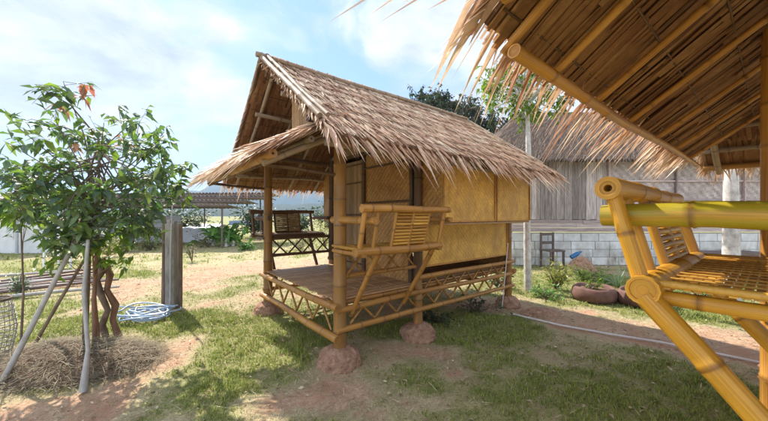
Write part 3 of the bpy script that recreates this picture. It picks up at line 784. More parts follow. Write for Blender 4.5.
# light green new shoots at left and centre of the same tree are their own small sapling
tree('sapling', gp(20, 356), (-3.75, 3.25, 1.55), (.28, .2, .16), .012, 8, 4, 6, .13, M['bark'], M['leaf_l'], 'thin light green shoot leaning in at the left edge of the picture', wid=.3, spread=.15)
tree('sapling', gp(100, 345), (-3.05, 3.3, 1.15), (.55, .3, .25), .014, 10, 3, 5, .13, M['bark_red'], M['leaf_l'], 'bright green thin shoot low among the stakes under the big sapling', wid=.36, spread=.15)
# slender white trunk tree behind hut and palm trunk
tree('slender_tree', gp(528, 290), (2.80, 6.35, 4.05), (1.0, .8, .7), .075, 40, 7, 9, .13, M['bark_pale'], M['leaf_l'],
     'slender pale mottled tree trunk rising between the two huts, light green crown above', trunk_pts=[(2.86, 6.3, 1.5), (2.89, 6.3, 2.8), (2.87, 6.3, 3.5)], spread=.35, surf=.3)
tree('slender_tree', V(5.4, 4.9, 0), (5.6, 5.1, 4.6), (1.0, 1.0, .8), .115, 25, 6, 7, .2, M['bark_pale'], M['leaf_t'],
     'thick pale trunk spotted with lichen standing behind the yellow bench', trunk_pts=[(5.40, 4.9, 1.5), (5.38, 4.9, 3)], spread=.4)
# far dark trees behind hut 1
tree('broadleaf_tree', (3.2, 26, 0), (3.8, 26, 10.0), (2.9, 2, 2.2), .3, 60, 7, 10, .34, M['bark'], M['leaf_t'], 'tall dark tree rising above the hut ridge, left of the pair', group='dark trees behind the hut', spread=.9, surf=.4)
tree('broadleaf_tree', (5.6, 25, 0), (6.2, 25, 9.0), (2.4, 2, 2.0), .3, 50, 7, 10, .34, M['bark'], M['leaf_t'], 'lower dark tree above the hut ridge, right of the taller one', group='dark trees behind the hut', spread=.9, surf=.4)
tree('broadleaf_tree', (9.5, 24, 0), (9.6, 24, 7.3), (3, 2, 2.5), .3, 50, 7, 10, .34, M['bark'], M['leaf_t'], 'dark tree mostly hidden behind the near thatch eave', group='dark trees behind the hut', spread=.9, surf=.4)

def bush(name, base, r, h, n, ls, mat, label, cat='bush', group=None, wid=.45, up=.3):
    root = empty(name, base); mb = MB(); st = MB()
    for i in range(max(5, n // 22)):
        a = R.uniform(0, 6.28); e = V(math.cos(a) * r * R.uniform(.1, .9), math.sin(a) * r * R.uniform(.1, .9), h * R.uniform(.5, 1.0))
        st.tube([(0, 0, 0), e * .5 + V(0, 0, h * .1), e], [.012, .008, .004], 4, False)
        for k in range(22):
            p = e * R.uniform(.35, 1.05) + V(R.gauss(0, .12), R.gauss(0, .12), R.gauss(0, .12)) * r
            p.z = max(.01, p.z)
            l = ls * R.uniform(.5, 1.2); mb.leaf(p, V(R.gauss(0, 1), R.gauss(0, 1), R.gauss(up, .6)), l, l * wid)
    st.build('stems', M['bark'], root); mb.build('foliage', mat, root)
    return tag(root, label, cat, group)
def spiky(name, base, n, ln, w, mat, label, cat='plant', droop=.5, group=None, elev=(.3, 1.4)):
    mb = MB()
    for i in range(n):
        a = R.uniform(0, 6.28); el = R.uniform(*elev)
        d = V(math.cos(a) * math.cos(el), math.sin(a) * math.cos(el), math.sin(el))
        mb.blade((math.cos(a) * .02, math.sin(a) * .02, 0), d, d.cross(V(0, 0, 1)) if el < 1.5 else (1, 0, 0), ln * R.uniform(.6, 1.1), w, R.uniform(.1, droop), seg=4)
    o = mb.build(name, mat, None, base); return tag(o, label, cat, group)

bush('croton_bush', gp(556, 290), .38, .55, 420, .15, M['leaf_y'], 'yellow-green croton bush beside the pale trunk', wid=.22, up=.7)
spiky('spiky_plant', gp(618, 287), 34, .75, .035, M['blade_s'], 'grey-green spiky plant with long arching leaves behind the tyre planters')
spiky('spiky_plant', gp(603, 283), 20, .35, .03, M['banana'], 'small bright green spiky plant left of the taller grey-green one')
bush('bush', gp(498, 288), .45, .45, 260, .10, M['leaf_t'], 'dark green bush behind the far right corner of the hut')
bush('weed_clump', gp(585, 281), .5, .28, 380, .08, M['leaf_l'], 'low bright green weeds beside the boards and white block wall')
bush('weed_clump', gp(700, 300), .8, .3, 500, .09, M['banana'], 'low green weeds under the far end of the yellow bench')
bush('weed_clump', gp(545, 298), .45, .22, 300, .08, M['banana'], 'low green weeds at the foot of the croton bush')
bush('weed_clump', gp(660, 290), .5, .25, 300, .08, M['leaf_l'], 'low green weeds behind the right tyre planter')
bush('weed_clump', gp(440, 322), .4, .16, 260, .07, M['leaf_t'], 'dark low weeds in the shade beside the middle clay footing')
bush('weed_clump', gp(478, 312), .4, .2, 260, .07, M['leaf_t'], 'dark low weeds in the shade under the lower rails of the hut')
bush('young_plant', gp(20, 296), .28, .42, 200, .14, M['blade_s'], 'small young plant with long narrow leaves beside the pole pile', wid=.2, up=.5)
bush('young_plant', gp(192, 262), .3, .6, 160, .12, M['leaf_dry'], 'thin olive shrub right of the concrete post', wid=.25)
for i, (px, py, r, h, mt, lb) in enumerate([(128, 252, .8, .7, 'leaf_y', 'yellow-green garden shrub in front of the white sheet fence, left of the post'), (150, 250, .6, .55, 'leaf_dry', 'olive garden shrub just left of the concrete post'),
        (208, 247, .9, .6, 'leaf_dry', 'dry olive shrub left of the banana clump'), (65, 262, .7, .5, 'leaf_dry', 'dry olive shrub by the pole pile and white frame'), (108, 256, .6, .5, 'leaf_y', 'yellowish shrub behind the crooked stakes'),
        (245, 250, .5, .3, 'banana', 'low bright green shrub in front of the parked pickup'), (300, 250, 1.2, .9, 'leaf_dry', 'pale olive bush seen through the porch of the hut'), (325, 248, 1.3, 1.6, 'leaf_y', 'taller pale green bush seen at the right side of the porch opening')]):
    bush('garden_shrub', gp(px, py), r, h, 300, .15, M[mt], lb, group='shrubs along the garden edge')
# banana clump
root = empty('banana_plant', gp(226, 246)); mb = MB(); st = MB()
for i in range(80):
    a = R.uniform(0, 6.28); el = R.uniform(.4, 1.35); d = V(math.cos(a) * math.cos(el), math.sin(a) * math.cos(el), math.sin(el))
    b0 = V(R.gauss(0, .5), R.gauss(0, .3), R.uniform(.1, .7))
    mb.blade(b0, d, d.cross(V(0, 0, 1)) + V(0, 0, R.uniform(-1, 1)), R.uniform(.7, 1.35), R.uniform(.16, .28), R.uniform(.3, .8), seg=5)
    if i % 16 == 0: st = MB(); st.tube([(b0.x, b0.y, 0), b0], [.07, .05], 8, True); st.build('stem', M['bark_pale'], root)
mb.build("leaves", M["banana"], root); tag(root, 'bright green banana clump in front of the long shed roof', 'plant')
# dark hedge at far left and behind the shed
for i, (x, y, r, h, lb) in enumerate([(-17.5, 15, 2.4, 2.6, 'big dark bush at the far left edge behind the sapling'), (-13.6, 22, 2.2, 2.0, 'dark bush behind the left end of the shed'), (-8.6, 21, 1.8, 2.1, 'dark green bush right behind the banana clump'),
                                      (-6.5, 24, 2.0, 1.8, 'dark bush far back, seen through the porch on the left'), (-4, 25, 2.0, 2.2, 'dark bush far back, seen through the porch in the middle')]):
    bush('dark_bush', (x, y, 0), r, h, 900, .35, M['leaf_t'], lb, group='dark bushes far behind')

# ------------------------------------------------------------------ sapling stakes, hay heap, crooked logs
def pole(name, pts, r, mat, label, cat='stake', group=None, nodes=0, seg=8, jit=.06):
    mb = MB(); mb.tube(pts, r, seg, True, nodes, jit=jit); o = mb.build(name, mat)
    return tag(o, label, cat, group)
pole('leaning_stake', [gp(0, 386), at(42, 306, 3.05), at(85, 222, 3.3)], [.024, .022, .018], M['pole_g'], 'long grey pole leaning from the bottom left corner into the sapling', nodes=.3)
pole('leaning_stake', [gp(28, 356), at(60, 300, 3.4), at(92, 247, 3.45)], [.016, .016, .013], M['bark'], 'thinner brown stake leaning into the sapling behind the long grey pole')
pole('upright_stake', [gp(83, 392), at(88, 350, 2.75), at(84, 292, 2.85), at(88, 240, 3.0)], [.03, .017, .016, .014], M['pole_g'], 'pale bent stick standing in the hay heap in front of the trunk')
pole('upright_stake', [gp(95, 352), at(94, 300, 3.42), at(98, 235, 3.4)], [.022, .02, .016], M['bark_red'], 'reddish upright stake right beside the sapling trunk')
pole('crooked_log', [gp(108, 342), at(102, 325, 3.75), at(108, 310, 3.72), at(100, 292, 3.75), at(97, 280, 3.75), at(103, 270, 3.75), at(98, 258, 3.75)], [.03, .036, .028, .036, .03, .04, .02], M['bark'], 'dark crooked branch stuck upright, left of two twisted logs', 'log', jit=.18)
pole('crooked_log', [gp(119, 338), at(113, 320, 3.82), at(115, 305, 3.8), at(107, 290, 3.8), at(110, 275, 3.8), at(103, 258, 3.78)], [.038, .03, .04, .03, .036, .024], M['bark_red'], 'reddish crooked branch stuck upright, right of two twisted logs', 'log', jit=.16)
def heap(name, c, rx, ry, h, n, mat, soilm, label, cat):
    root = empty(name, c); mb = MB(); seg = 40; rr = 10
    def hz(a, f): return h * (1 - f * f) ** 1.1 * (.75 + .5 * vn1(math.cos(a) * 2 * f + 8 + math.sin(a) * 3 * f)) + .004
    prev = None
    for i in range(rr + 1):
        f = i / rr; cur = [mb.vert((math.cos(2 * math.pi * k / seg) * rx * f, math.sin(2 * math.pi * k / seg) * ry * f, hz(2 * math.pi * k / seg, f) - (.03 if i == rr else 0))) for k in range(seg)]
        if prev:
            for k in range(seg): mb.face((prev[k], cur[k], cur[(k + 1) % seg], prev[(k + 1) % seg]), True)
        prev = cur
    mb.build('core', soilm, root)
    mb = MB()
    for i in range(n):
        a = R.uniform(0, 6.28); f = math.sqrt(R.random()) * 1.08
        g = min(f, 1); p = V(math.cos(a) * rx * f, math.sin(a) * ry * f, hz(a, g) + R.uniform(-.01, .03))
        b_ = R.uniform(0, 6.28); d = V(math.cos(b_), math.sin(b_), R.gauss(.0, .22))
        mb.blade(p, d, d.cross(V(0, 0, 1)) + V(0, 0, R.uniform(-.6, .6)), R.uniform(.07, .26), R.uniform(.003, .008), R.uniform(0, .25), seg=2)
    mb.build('straw', mat, root); return tag(root, label, cat)
hc = gp(72, 362)
heap('hay_heap', (hc.x, hc.y, 0), .86, .52, .17, 6500, M['straw'], M['soil'], 'heap of grey-brown dry grass mulch around the foot of the sapling', 'hay heap')

# wire basket at left edge
root = empty('wire_basket', V(-4.16, 3.3, 0)); mb = MB()
for k in range(26):
    a = 2 * math.pi * k / 26; mb.tube([(math.cos(a) * .17, math.sin(a) * .17, 0), (math.cos(a + .15) * .21, math.sin(a + .15) * .21, .3), (math.cos(a + .3) * .17, math.sin(a + .3) * .17, .6)], .004, 4, False)
for i in range(12):
    z = .02 + i * .052; r = .17 + .04 * math.sin(i / 11 * math.pi)
    mb.tube([(math.cos(a) * r, math.sin(a) * r, z) for a in [2 * math.pi * k / 20 for k in range(21)]], .006, 5, False)
mb.build('mesh', M['pole_g'], root); mb = MB()
mb.tube([(math.cos(a) * .17, math.sin(a) * .17, .61) for a in [2 * math.pi * k / 20 for k in range(21)]], .012, 6, False); mb.build('rim', M['bark'], root)
tag(root, 'tall woven cage basket standing at the left edge near the hay heap', 'basket')

# pile of poles
g = 'poles lying in a loose pile'
for i in range(9):
    y0 = 295 - i * 2.3; a = gp(R.uniform(-25, 5), y0 + 6); b_ = gp(R.uniform(96, 122), y0 - 6 + R.uniform(-3, 3))
    a.z = .05 + .03 * (i % 3); b_.z = .05 + .045 * ((i + 1) % 3)
    pole('wooden_pole', [a, a.lerp(b_, .5) + V(0, 0, R.uniform(-.0, .03)), b_], [.035, .03, .022], M['pole_d'] if i % 4 else M['pole_g'], 'dark poles lying loosely side by side on the ground at the left' if i % 4 else 'pale grey poles lying among the dark ones at the left', 'pole', g)
# concrete post group
cp = gp(172, 308)
mb = MB(); mb.bar((0, 0, -.05), (0, 0, 1.36), .135, .135); 
for i, (dx, z) in enumerate(((.03, 1.38), (-.02, 1.40))): mb.box((dx, 0, z), .06, .08, .06)
tag(mb.build('concrete_post', M['conc'], None, cp), 'square weathered concrete post with rough broken top', 'post')
pole('wooden_stake', [cp + V(-.115, -.03, -.03), cp + V(-.10, -.03, .8), cp + V(-.115, -.02, 1.48)], [.036, .034, .03], M['bark'], 'brown stake strapped to the left side of the concrete post')
pole('wooden_stake', [cp + V(.115, .03, -.03), cp + V(.12, .03, .8), cp + V(.13, .02, 1.36)], [.032, .03, .028], M['bark'], 'brown stake strapped to the right side of the concrete post')
pole('thin_rod', [cp + V(.03, -.09, 0), cp + V(.04, -.09, 1.0), cp + V(.07, -.08, 1.9)], .010, M['metal'], 'thin pale metal rod rising above the concrete post', 'rod')
# hose
hb = gp(152, 318); mb = MB()
for q in range(5):
    pts = []; cx, cy, rx, ry = R.uniform(-.2, .2), R.uniform(-.12, .12), R.uniform(.2, .38), R.uniform(.14, .26); ph = R.uniform(0, 6)
    for k in range(46):
        a = ph + k / 45 * 6.28 * 1.6
        rr = 1 + .15 * math.sin(a * 2.3 + q)
        pts.append((cx + math.cos(a) * rx * rr, cy + math.sin(a) * ry * rr, .03 + q * .022 + .05 * max(0, math.sin(a * 1.7 + q))))
    mb.tube(pts, .011, 6, True)
tag(mb.build('garden_hose', M['hose'], None, hb), 'tangled pale blue plastic hose coiled on the grass by the concrete post', 'hose')

# ------------------------------------------------------------------ background left: shed, fences, walls
root = empty('open_shed', V(-9.6, 14.0, 0))
def corr(name, p0, ex, ey, n, mat, parent, amp=.03, thick=.012):
    p0 = Vector(p0); ex = Vector(ex); ey = Vector(ey); nn = ex.cross(ey).normalized(); mb = MB(); k = n * 6
    A = []; 
    for i in range(k + 1):
        f = i / k; o = nn * amp * math.sin(f * n * 2 * math.pi)
        A.append([mb.vert(p0 + ex * f + o), mb.vert(p0 + ex * f + ey + o), mb.vert(p0 + ex * f + o - nn * thick), mb.vert(p0 + ex * f + ey + o - nn * thick)])
    for a, b_ in zip(A, A[1:]):
        mb.face((a[0], b_[0], b_[1], a[1]), True); mb.face((a[2], a[3], b_[3], b_[2]), True); mb.face((a[0], a[2], b_[2], b_[0])); mb.face((a[1], b_[1], b_[3], a[3]))
    return mb.build(name, mat, parent)
for i, (yy, z, x0, x1) in enumerate(((0, 1.98, -9.2, 2.6), (1.3, 2.22, -9.0, 2.9), (2.6, 2.48, -9.3, 3.4), (3.9, 2.72, -8.0, 3.2))):
    corr('roof_sheet', (x0, yy, z), (x1 - x0, 0, .02 * i), (0, 1.5, -.14), 60, M['rust'], root)
    mb = MB(); mb.bar((x0, yy + .05, z - .06), (x1, yy + .05, z - .05), .06, .09); mb.build('batten', M['wood_d'], root)
for x in (-8.8, -4, -1.0, 2.3):
    mb = MB(); mb.bar((x, .2, 0), (x, .2, 1.94), .06, .06); mb.build('shed_post', M['wood_d'], root)
    mb = MB(); mb.bar((x, 4.6, 0), (x, 4.6, 2.6), .06, .06); mb.build('shed_post', M['wood_d'], root)
tag(root, 'long low open shed with stacked dark corrugated roof sheets, behind the concrete post', 'shed')
root = empty('sheet_fence', V(-17.5, 17.5, 0)); corr('sheets', (0, 0, 0), (6.2, 0, 0), (0, 0, 1.45), 70, M['whitesheet'], root, .025)
mb = MB()
for z in (.4, 1.1): mb.bar((0, -.06, z), (6.2, -.06, z), .05, .05)
mb.build('rail', M['metal'], root); tag(root, 'white-blue corrugated sheet fence behind the shed', 'fence')
root = empty('plaster_wall', V(-19, 12.4, 0)); mb = MB(); mb.box((3.3, 0, .62), 6.6, .15, 1.24); mb.build('wall', M['greywall'], root)
mb = MB(); mb.box((3.3, 0, 1.27), 6.7, .22, .06); mb.build('coping', M['conc'], root); tag(root, 'long low pale grey plastered wall at the far left', 'wall')
root = empty('lean_to', V(-17.5, 12.0, 0))
corr('roof_sheet', (-2, 0, 2.05), (5.6, 0, 0), (0, 2.6, .35), 24, M['rust'], root)
for x in (-1.8, .8, 3.4):
    mb = MB(); mb.bar((x, .1, 0), (x, .1, 2.02), .07, .07); mb.build('shed_post', M['metal'], root)
tag(root, 'dark sheet roof lean-to on thin posts at the far left edge', 'shed')
# small white frame by the wall
root = empty('white_frame', gp(44, 268)); mb = MB()
for x in (0, .75):
    mb.bar((x, 0, 0), (x, 0, .85), .04, .04); mb.bar((x, .4, 0), (x, .4, .85), .04, .04)
mb.build('leg', M['whitesheet'], root); mb = MB(); mb.box((.375, .2, .87), .9, .5, .04); mb.build('top', M['whitesheet'], root)
tag(root, 'small white table frame standing in front of the grey wall', 'table')
# parked pickup
root = empty('parked_car', gp(250, 228.2), .06); mb = MB()
prof = [(-2.0, .35), (-2.0, .85), (-.55, .92), (-.15, 1.42), (1.1, 1.45), (1.55, .95), (2.1, .85), (2.15, .4)]
lft = [mb.vert((x, -.75, z)) for x, z in prof]; rgt = [mb.vert((x, .75, z)) for x, z in prof]
mb.face(lft[::-1]); mb.face(rgt)
for i in range(len(prof)):
    j = (i + 1) % len(prof); mb.face((lft[i], lft[j], rgt[j], rgt[i]))
mb.build('body', M['carp'], root); mb = MB()
for a in ([(-.38, 1.0), (-.08, 1.36), (.4, 1.37), (.4, 1.0)], [(.47, 1.0), (.47, 1.37), (1.05, 1.38), (1.38, 1.0)]):
    mb.face([mb.vert((x, -.76, z)) for x, z in a])
mb.build('window', M['glass'], root)
for x in (-1.3, 1.4):
    mb = MB(); mb.tube([(x, -.8, .33), (x, -.6, .33)], .32, 18, True); mb.build('wheel', M['rubber'], root)
tag(root, 'dark blue car parked far away beside the banana clump', 'car')
# white plastic cultivation tunnels in the far field
for i, (y, h_, lb) in enumerate(((17.5, .85, 'nearest of the long low white plastic tunnels in the far field'), (22.5, .9, 'middle one of the long low white plastic tunnels in the far field'), (30, .6, 'farthest of the long low white plastic tunnels in the far field'))):
    mb = MB(); x0, x1 = -2.2 * y * .5 - 6, -.53 * y; n = 60; prev = None
    for k in range(n + 1):
        x = x0 + (x1 - x0) * k / n; cur = []
        for q in range(9):
            a = math.pi * q / 8; hh_ = h_ * (1 - .06 * (k % 3 == 0)) * (.95 + .1 * vn1(x * .8 + i * 9)); cur.append(mb.vert((x, y + .9 - 1.1 * math.cos(a), -.04 + hh_ * math.sin(a) ** .8)))
        if prev:
            for q in range(8): mb.face((prev[q], cur[q], cur[q + 1], prev[q + 1]), True)
        prev = cur
    tag(mb.build('plastic_tunnel', M['whitesheet']), lb, 'tunnel', 'plastic tunnels in the far field')

# ------------------------------------------------------------------ background right: building
root = empty('plank_house', V(3.4, 9.3, 0)); LEN = 11.5
mb = MB(); mb.box((LEN / 2, .12, .48), LEN, .12, .98); mb.build('block_core', M['mortar'], root)
mb = MB(); z = .02
rw = 0
while z < .9:
    x = -.3 * (rw % 2)
    while x < LEN:
        w = R.uniform(.42, .72); x0 = max(x, 0); x1 = min(x + w, LEN)
        if x1 - x0 > .05: mb.box(((x0 + x1) / 2, .045 + R.uniform(-.003, .003), z + .115), x1 - x0 - .014, .04, .222)
        x += w + .005
    z += .235; rw += 1
mb.build('block_wall', M['block'], root)
mb = MB()
for z in (1.01, 1.13, 1.25):
    x = 0
    while x < LEN:
        w = R.uniform(1.6, 2.8); w = min(w, LEN - x); mb.box((x + w / 2, R.uniform(0, .02), z + .05), w - .01, .03, .112, Matrix.Rotation(R.uniform(-.004, .004), 3, 'Y')); x += w
mb.build('board_band', M['plank_h'], root)
mb = MB(); x = 0
while x < 3.2:
    w = R.uniform(.10, .21); t = R.uniform(-.02, .02); mb.box((x + w / 2, .03 + R.uniform(-.012, .012), 2.22), w - .008, .022, 1.72 + R.uniform(-.03, .03), Matrix.Rotation(t * .3, 3, 'Y')); x += w
mb.build('plank_wall', M['plank'], root)
mb = MB(); mb.box((1.6, .10, 2.2), 3.2, .03, 1.7); mb.build('backing', M['wood_d'], root)
mb = MB(); mb.box((0, 0, 0), LEN - 3.2, .04, 1.72); mb.build('woven_wall', M['greyweave'], root, (3.2 + (LEN - 3.2) / 2, .04, 2.22))
mb = MB()
for z in (1.42, 1.95, 2.5): mb.bar((3.2, -.01, z), (LEN, -.01, z), .03, .05)
for x in (3.22, 5.2, 7.2, 9.2): mb.bar((x, -.03, 1.36), (x, -.03, 3.1), .04, .07)
mb.build('batten', M['plank_h'], root)
# roof
rf = empty('roof', (0, 0, 0)); rf.parent = root
e0, e1, r0, r1 = V(-.7, -.35, 3.1), V(LEN + .5, -.35, 3.1), V(1.9, 3.0, 5.5), V(LEN - 1.5, 3.0, 5.5); l0, l1 = V(-.7, 6.4, 2.85), V(LEN + .5, 6.4, 2.85)
mb = MB(); vs = [mb.vert(p) for p in (e0, e1, r1, r0, l0, l1)]; mb.face((vs[0], vs[1], vs[2], vs[3])); mb.face((vs[4], vs[0], vs[3])); mb.face((vs[5], vs[4], vs[3], vs[2])); mb.face((vs[1], vs[5], vs[2])); mb.face((vs[0], vs[4], vs[5], vs[1]))
mb.build('roof_core', M['mat'], rf)
mb = MB()
def face_thatch(a, b_, c, d, nrow, ncol):
    for i in range(nrow + 1):
        f = i / nrow
        p = d.lerp(a, f); q_ = c.lerp(b_, f); n = int((q_ - p).length / ncol)
        nr = (b_ - a).cross(d - a).normalized()
        if nr.z < 0: nr = -nr
        for k in range(n):
            s = p.lerp(q_, (k + R.random()) / n); dn = (a - d).normalized()
            mb.blade(s + nr * R.uniform(.01, .05), dn + (q_ - p).normalized() * R.gauss(0, .1), (q_ - p).normalized() + nr * R.uniform(-.4, .4), R.uniform(.25, .42), R.uniform(.015, .03), .02, seg=2)
face_thatch(e0, e1, r1, r0, 26, .03); face_thatch(l0, e0, r0 + V(0, -.01, 0), r0 + V(0, .01, 0), 26, .03)
mb.build('thatch', M['thatch_g'], rf)
tag(root, 'long weathered building with grey planks, woven panels, whitewashed block base and grey thatch', 'building')

# things by that wall
root = empty('wooden_chair', gp(552, 268), .2)
for x, y in ((-.2, -.2), (.2, -.2), (-.2, .2), (.2, .2)):
    mb = MB(); mb.bar((x, y, 0), (x, y, .48 if y < 0 else 1.0), .045, .045); mb.build('leg', M['wood_d'], root)
mb = MB(); mb.box((0, 0, .5), .48, .46, .04); mb.build('seat', M['wood_d'], root)
mb = MB()
for z in (.7, .95): mb.box((0, .2, z), .40, .03, .08)
mb.build('backrest', M['wood_d'], root); tag(root, 'dark wooden chair against the white block wall', 'chair')
root = empty('dark_table', gp(722, 278), 0)
mb = MB(); mb.box((0, 0, .60), 1.75, .6, .06); mb.build('table_top', M['wood_d'], root)
mb = MB(); mb.box((0, .1, .35), 1.55, .4, .38); mb.build('box_frame', M['plank_h'], root)
for x in (-.8, .8):
    for y in (-.25, .25):
        mb = MB(); mb.bar((x, y, 0), (x, y, .57), .07, .07); mb.build('leg', M['wood_d'], root)
tag(root, 'dark low wooden table against the block wall behind the yellow bench', 'table')
for i in range(3):
    c = gp(585 - i * 6, 262 - i * 1.2); mb = MB(); mb.box((0, 0, .05 + .05 * i), 1.5, .22, .04)
    o = mb.build('board', M['plank_o'], None, c); o.rotation_euler = (0, 0, R.uniform(-.15, .15))
    tag(o, ['lowest orange-tan board of the small stack by the block wall', 'middle orange-tan board of the small stack by the block wall', 'topmost orange-tan board of the small stack by the block wall'][i], 'board', 'boards stacked by the wall')
mb = MB(); mb.tube([(0, 0, 0), (0, 0, .2), (0, 0, .27), (0, 0, .33)], [.06, .06, .03, .025], 12); o = mb.build('plastic_bottle', M['blue'], None, gp(571, 268) + V(0, 0, .30)); o.rotation_euler = (.3, 1.0, .3)
tag(o, 'blue plastic bottle lying on stones near the dark chair', 'bottle')
heap('earth_heap', gp(581, 271), .45, .25, .33, 30, M['straw'], M['clay'], 'small pile of tan earth and stones by the wall near the chair', 'earth heap')
hh = gp(541, 314); heap('earth_heap', (hh.x, hh.y, 0), .34, .2, .09, 60, M['straw'], M['clay'], 'low red earth mound at the start of the white pipe', 'earth heap')
# tyre planters
for i, (px, py, r, lb) in enumerate(((594, 304, .33, 'left of two round brown tyre planters filled with soil'), (642, 309, .33, 'right of two round brown tyre planters, partly behind the yellow bench leg'))):
    c = gp(px, py - 4); root = empty('tyre_planter', c); mb = MB(); seg = 36
    prof = [(r * .86, .005), (r * 1.0, .04), (r * 1.05, .12), (r * 1.0, .21), (r * .92, .245), (r * .84, .235), (r * .80, .16)]; prev = None
    for rr, z in prof:
        cur = [mb.vert((math.cos(2 * math.pi * k / seg) * rr * (1 + .015 * math.sin(k * 1.3)), math.sin(2 * math.pi * k / seg) * rr, z + .008 * math.sin(k * .7))) for k in range(seg)]
        if prev:
            for k in range(seg): mb.face((prev[k], prev[(k + 1) % seg], cur[(k + 1) % seg], cur[k]), True)
        prev = cur
    mb.build('tyre', M['tyre'], root)
    mb = MB(); seg2 = 30; cen = mb.vert((0, 0, .21)); rg = [mb.vert((math.cos(2 * math.pi * k / seg2) * r * .83, math.sin(2 * math.pi * k / seg2) * r * .83, .18 + R.uniform(0, .02))) for k in range(seg2)]
    for k in range(seg2): mb.face((cen, rg[k], rg[(k + 1) % seg2]), True)
    mb.build('soil', M['soil'], root); tag(root, lb, 'planter', 'tyre planters')
    bush('seedling', c + V(-.05, 0, .19), .22, .14, 70, .07, M['leaf_l'], 'few small green seedlings in the %s tyre planter' % ('left' if i == 0 else 'right'), 'seedling', 'seedlings in the planters')
# white pipe
pts = [gp(513, 314, .02), gp(560, 325, .03), gp(610, 334, .02), gp(660, 342, .025), gp(710, 352, .02), gp(768, 364, .02), gp(830, 380, .02)]
pole('plastic_pipe', pts, .012, M['pvc'], 'thin white plastic pipe lying across the red earth strip', 'pipe', seg=8, jit=0)
pole('thin_stick', [gp(502, 309), at(508, 243, 4.95)], .008, M['pvc'], 'thin white stick leaning against the far corner post of the hut', 'stick', jit=0)

litter()
# ------------------------------------------------------------------ mountains and haze
def range_(name, d, x0, x1, n, hf, label):
    mb = MB(); rows = 7; G = []
    for j in range(rows + 1):
        f = j / rows; line = []
        for i in range(n + 1):
            x = x0 + (x1 - x0) * i / n; hgt = hf(x / d)
            z = hgt * math.sin(f * math.pi / 2) ** .9 * (1 + (.25 * (vn1(x / d * 9 + j * 1.7) - .5) if 0 < j < rows else 0))
            line.append(mb.vert((x, d - (1 - f) * d * .35, z - 6 * (j == 0))))
        G.append(line)
    for j in range(rows):
        for i in range(n): mb.face((G[j][i], G[j][i + 1], G[j + 1][i + 1], G[j + 1][i]), True)
    # back slope
    bk = [mb.vert((x0 + (x1 - x0) * i / n, d * 1.25, -6)) for i in range(n + 1)]
    for i in range(n): mb.face((G[-1][i], G[-1][i + 1], bk[i + 1], bk[i]), True)
    o = mb.build(name, M['mount']); o['label'] = label; return struct(o)
def prof(pts, d):
    def f(u):
        x = 384 + u * F
        for (a, ya), (b_, yb) in zip(pts, pts[1:]):
            if a <= x <= b_: t = (x - a) / (b_ - a); y = ya + (yb - ya) * t; break
        else: y = pts[0][1] if x < pts[0][0] else pts[-1][1]
        return (HY - y + 2 * (vn1(x * .13) - .5) + 1.2 * (vn1(x * .5) - .5)) / F * d
    return f
range_('mountains', 1500, -3000, 3000, 260, prof([(-300, 205), (0, 196), (90, 203), (160, 200), (200, 196), (214, 190), (225, 195), (232, 187), (245, 180), (262, 178), (290, 184), (330, 192), (400, 196), (520, 188), (700, 196), (1000, 204)], 1500), 'blue hazy mountain ridge on the horizon')
range_('hills', 500, -1000, 1000, 160, prof([(-300, 208), (150, 210), (230, 206), (330, 204), (500, 208), (1000, 209)], 500), 'lower wooded hills in front of the mountains')
mb = MB(); mb.box((0, 0, 0), 7000, 3400, 262); hz = mb.build('haze', bpy.data.materials.new('air_haze'), None, (0, 1000, 121)); struct(hz, 'stuff')
hm = hz.data.materials[0]; hm.use_nodes = True; nt = hm.node_tree
nt.nodes.remove(nt.nodes['Principled BSDF']); pv = N(nt, 'ShaderNodeVolumePrincipled'); pv.inputs['Density'].default_value = .0004
pv.inputs['Color'].default_value = (.48, .70, 1, 1); pv.inputs['Anisotropy'].default_value = .2; L(nt, pv.outputs[0], nt.nodes['Material Output'].inputs['Volume'])

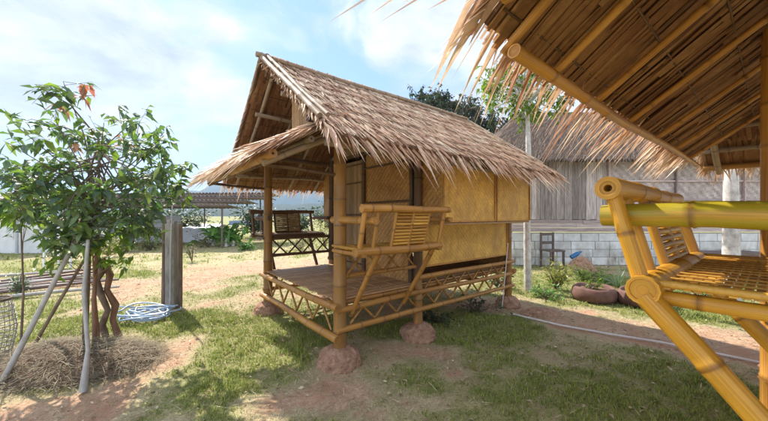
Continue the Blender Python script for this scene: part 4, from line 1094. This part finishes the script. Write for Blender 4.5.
# ------------------------------------------------------------------ light and sky
SAZ = (-.68, .733); EL = math.radians(46)
w = bpy.data.worlds.new('World'); S.world = w; w.use_nodes = True; nt = w.node_tree; bg = nt.nodes['Background']
sky = N(nt, 'ShaderNodeTexSky', sky_type='NISHITA'); sky.sun_disc = False; sky.sun_elevation = EL
sky.sun_rotation = math.atan2(SAZ[0], SAZ[1]); sky.air_density = 1.0; sky.dust_density = .3; sky.ozone_density = 1.5
SKY = .12
tc = N(nt, 'ShaderNodeTexCoord').outputs['Generated']
cm = mapping(nt, tc, (1, 1, 2.0), (2.3, .4, .7))
wp = N(nt, 'ShaderNodeTexNoise'); wp.inputs['Scale'].default_value = 2.5; L(nt, cm, wp.inputs['Vector'])
va = N(nt, 'ShaderNodeVectorMath', operation='MULTIPLY_ADD'); L(nt, wp.outputs['Color'], va.inputs[0]); va.inputs[1].default_value = (.35, .35, .2); L(nt, cm, va.inputs[2]); cm = va.outputs[0]
cn = noise(nt, cm, 1.9, 9, .56, .35)
cf = ramp(nt, cn, [(.43, (0, 0, 0)), (.50, (.42, .42, .42)), (.56, (1, 1, 1))]).outputs[0]
cn2 = noise(nt, cm, 4.5, 8, .62)
cc = ramp(nt, cn2, [(.3, tuple(x / SKY for x in (.26, .295, .35))), (.62, tuple(x / SKY for x in (.46, .475, .50)))]).outputs[0]
cc0 = cc
base = mixc(nt, .62, sky.outputs[0], tuple(x / SKY for x in (.15, .25, .41)))
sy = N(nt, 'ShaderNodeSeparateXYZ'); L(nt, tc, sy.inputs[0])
back = ramp(nt, math_(nt, 'MULTIPLY_ADD', sy.outputs[1], -.5, .5), [(.42, (1, 1, 1)), (.85, (3.3, 3.15, 2.95))]).outputs[0]  # clouds behind the camera brightened, added as fill for camera-facing sides
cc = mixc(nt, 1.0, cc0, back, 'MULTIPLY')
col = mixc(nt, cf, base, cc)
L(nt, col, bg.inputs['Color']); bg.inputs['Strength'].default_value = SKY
sl = bpy.data.lights.new('sun', 'SUN'); sl.energy = 3.8; sl.angle = math.radians(.6); sl.color = (1, .94, .84)
so = bpy.data.objects.new('sun', sl); COL.objects.link(so)
sd = V(SAZ[0] * math.cos(EL), SAZ[1] * math.cos(EL), math.sin(EL)).normalized()
so.rotation_euler = (-sd).to_track_quat('-Z', 'Y').to_euler()
so.location = sd * 50

cam = bpy.data.cameras.new('camera'); co = bpy.data.objects.new('camera', cam); COL.objects.link(co)
cam.sensor_width = 36; cam.lens = 36 * F / 768; cam.clip_start = .05; cam.clip_end = 9000; cam.shift_y = 4.5 / 768
co.location = (0, 0, H); co.rotation_euler = (math.pi / 2, 0, 0); S.camera = co
S.view_settings.view_transform = 'Standard'; S.view_settings.look = 'None'; S.view_settings.gamma = 1; S.view_settings.exposure = 1.25
S.render.engine = 'CYCLES'
S.cycles.max_bounces = 8; S.cycles.diffuse_bounces = 4; S.cycles.volume_bounces = 0
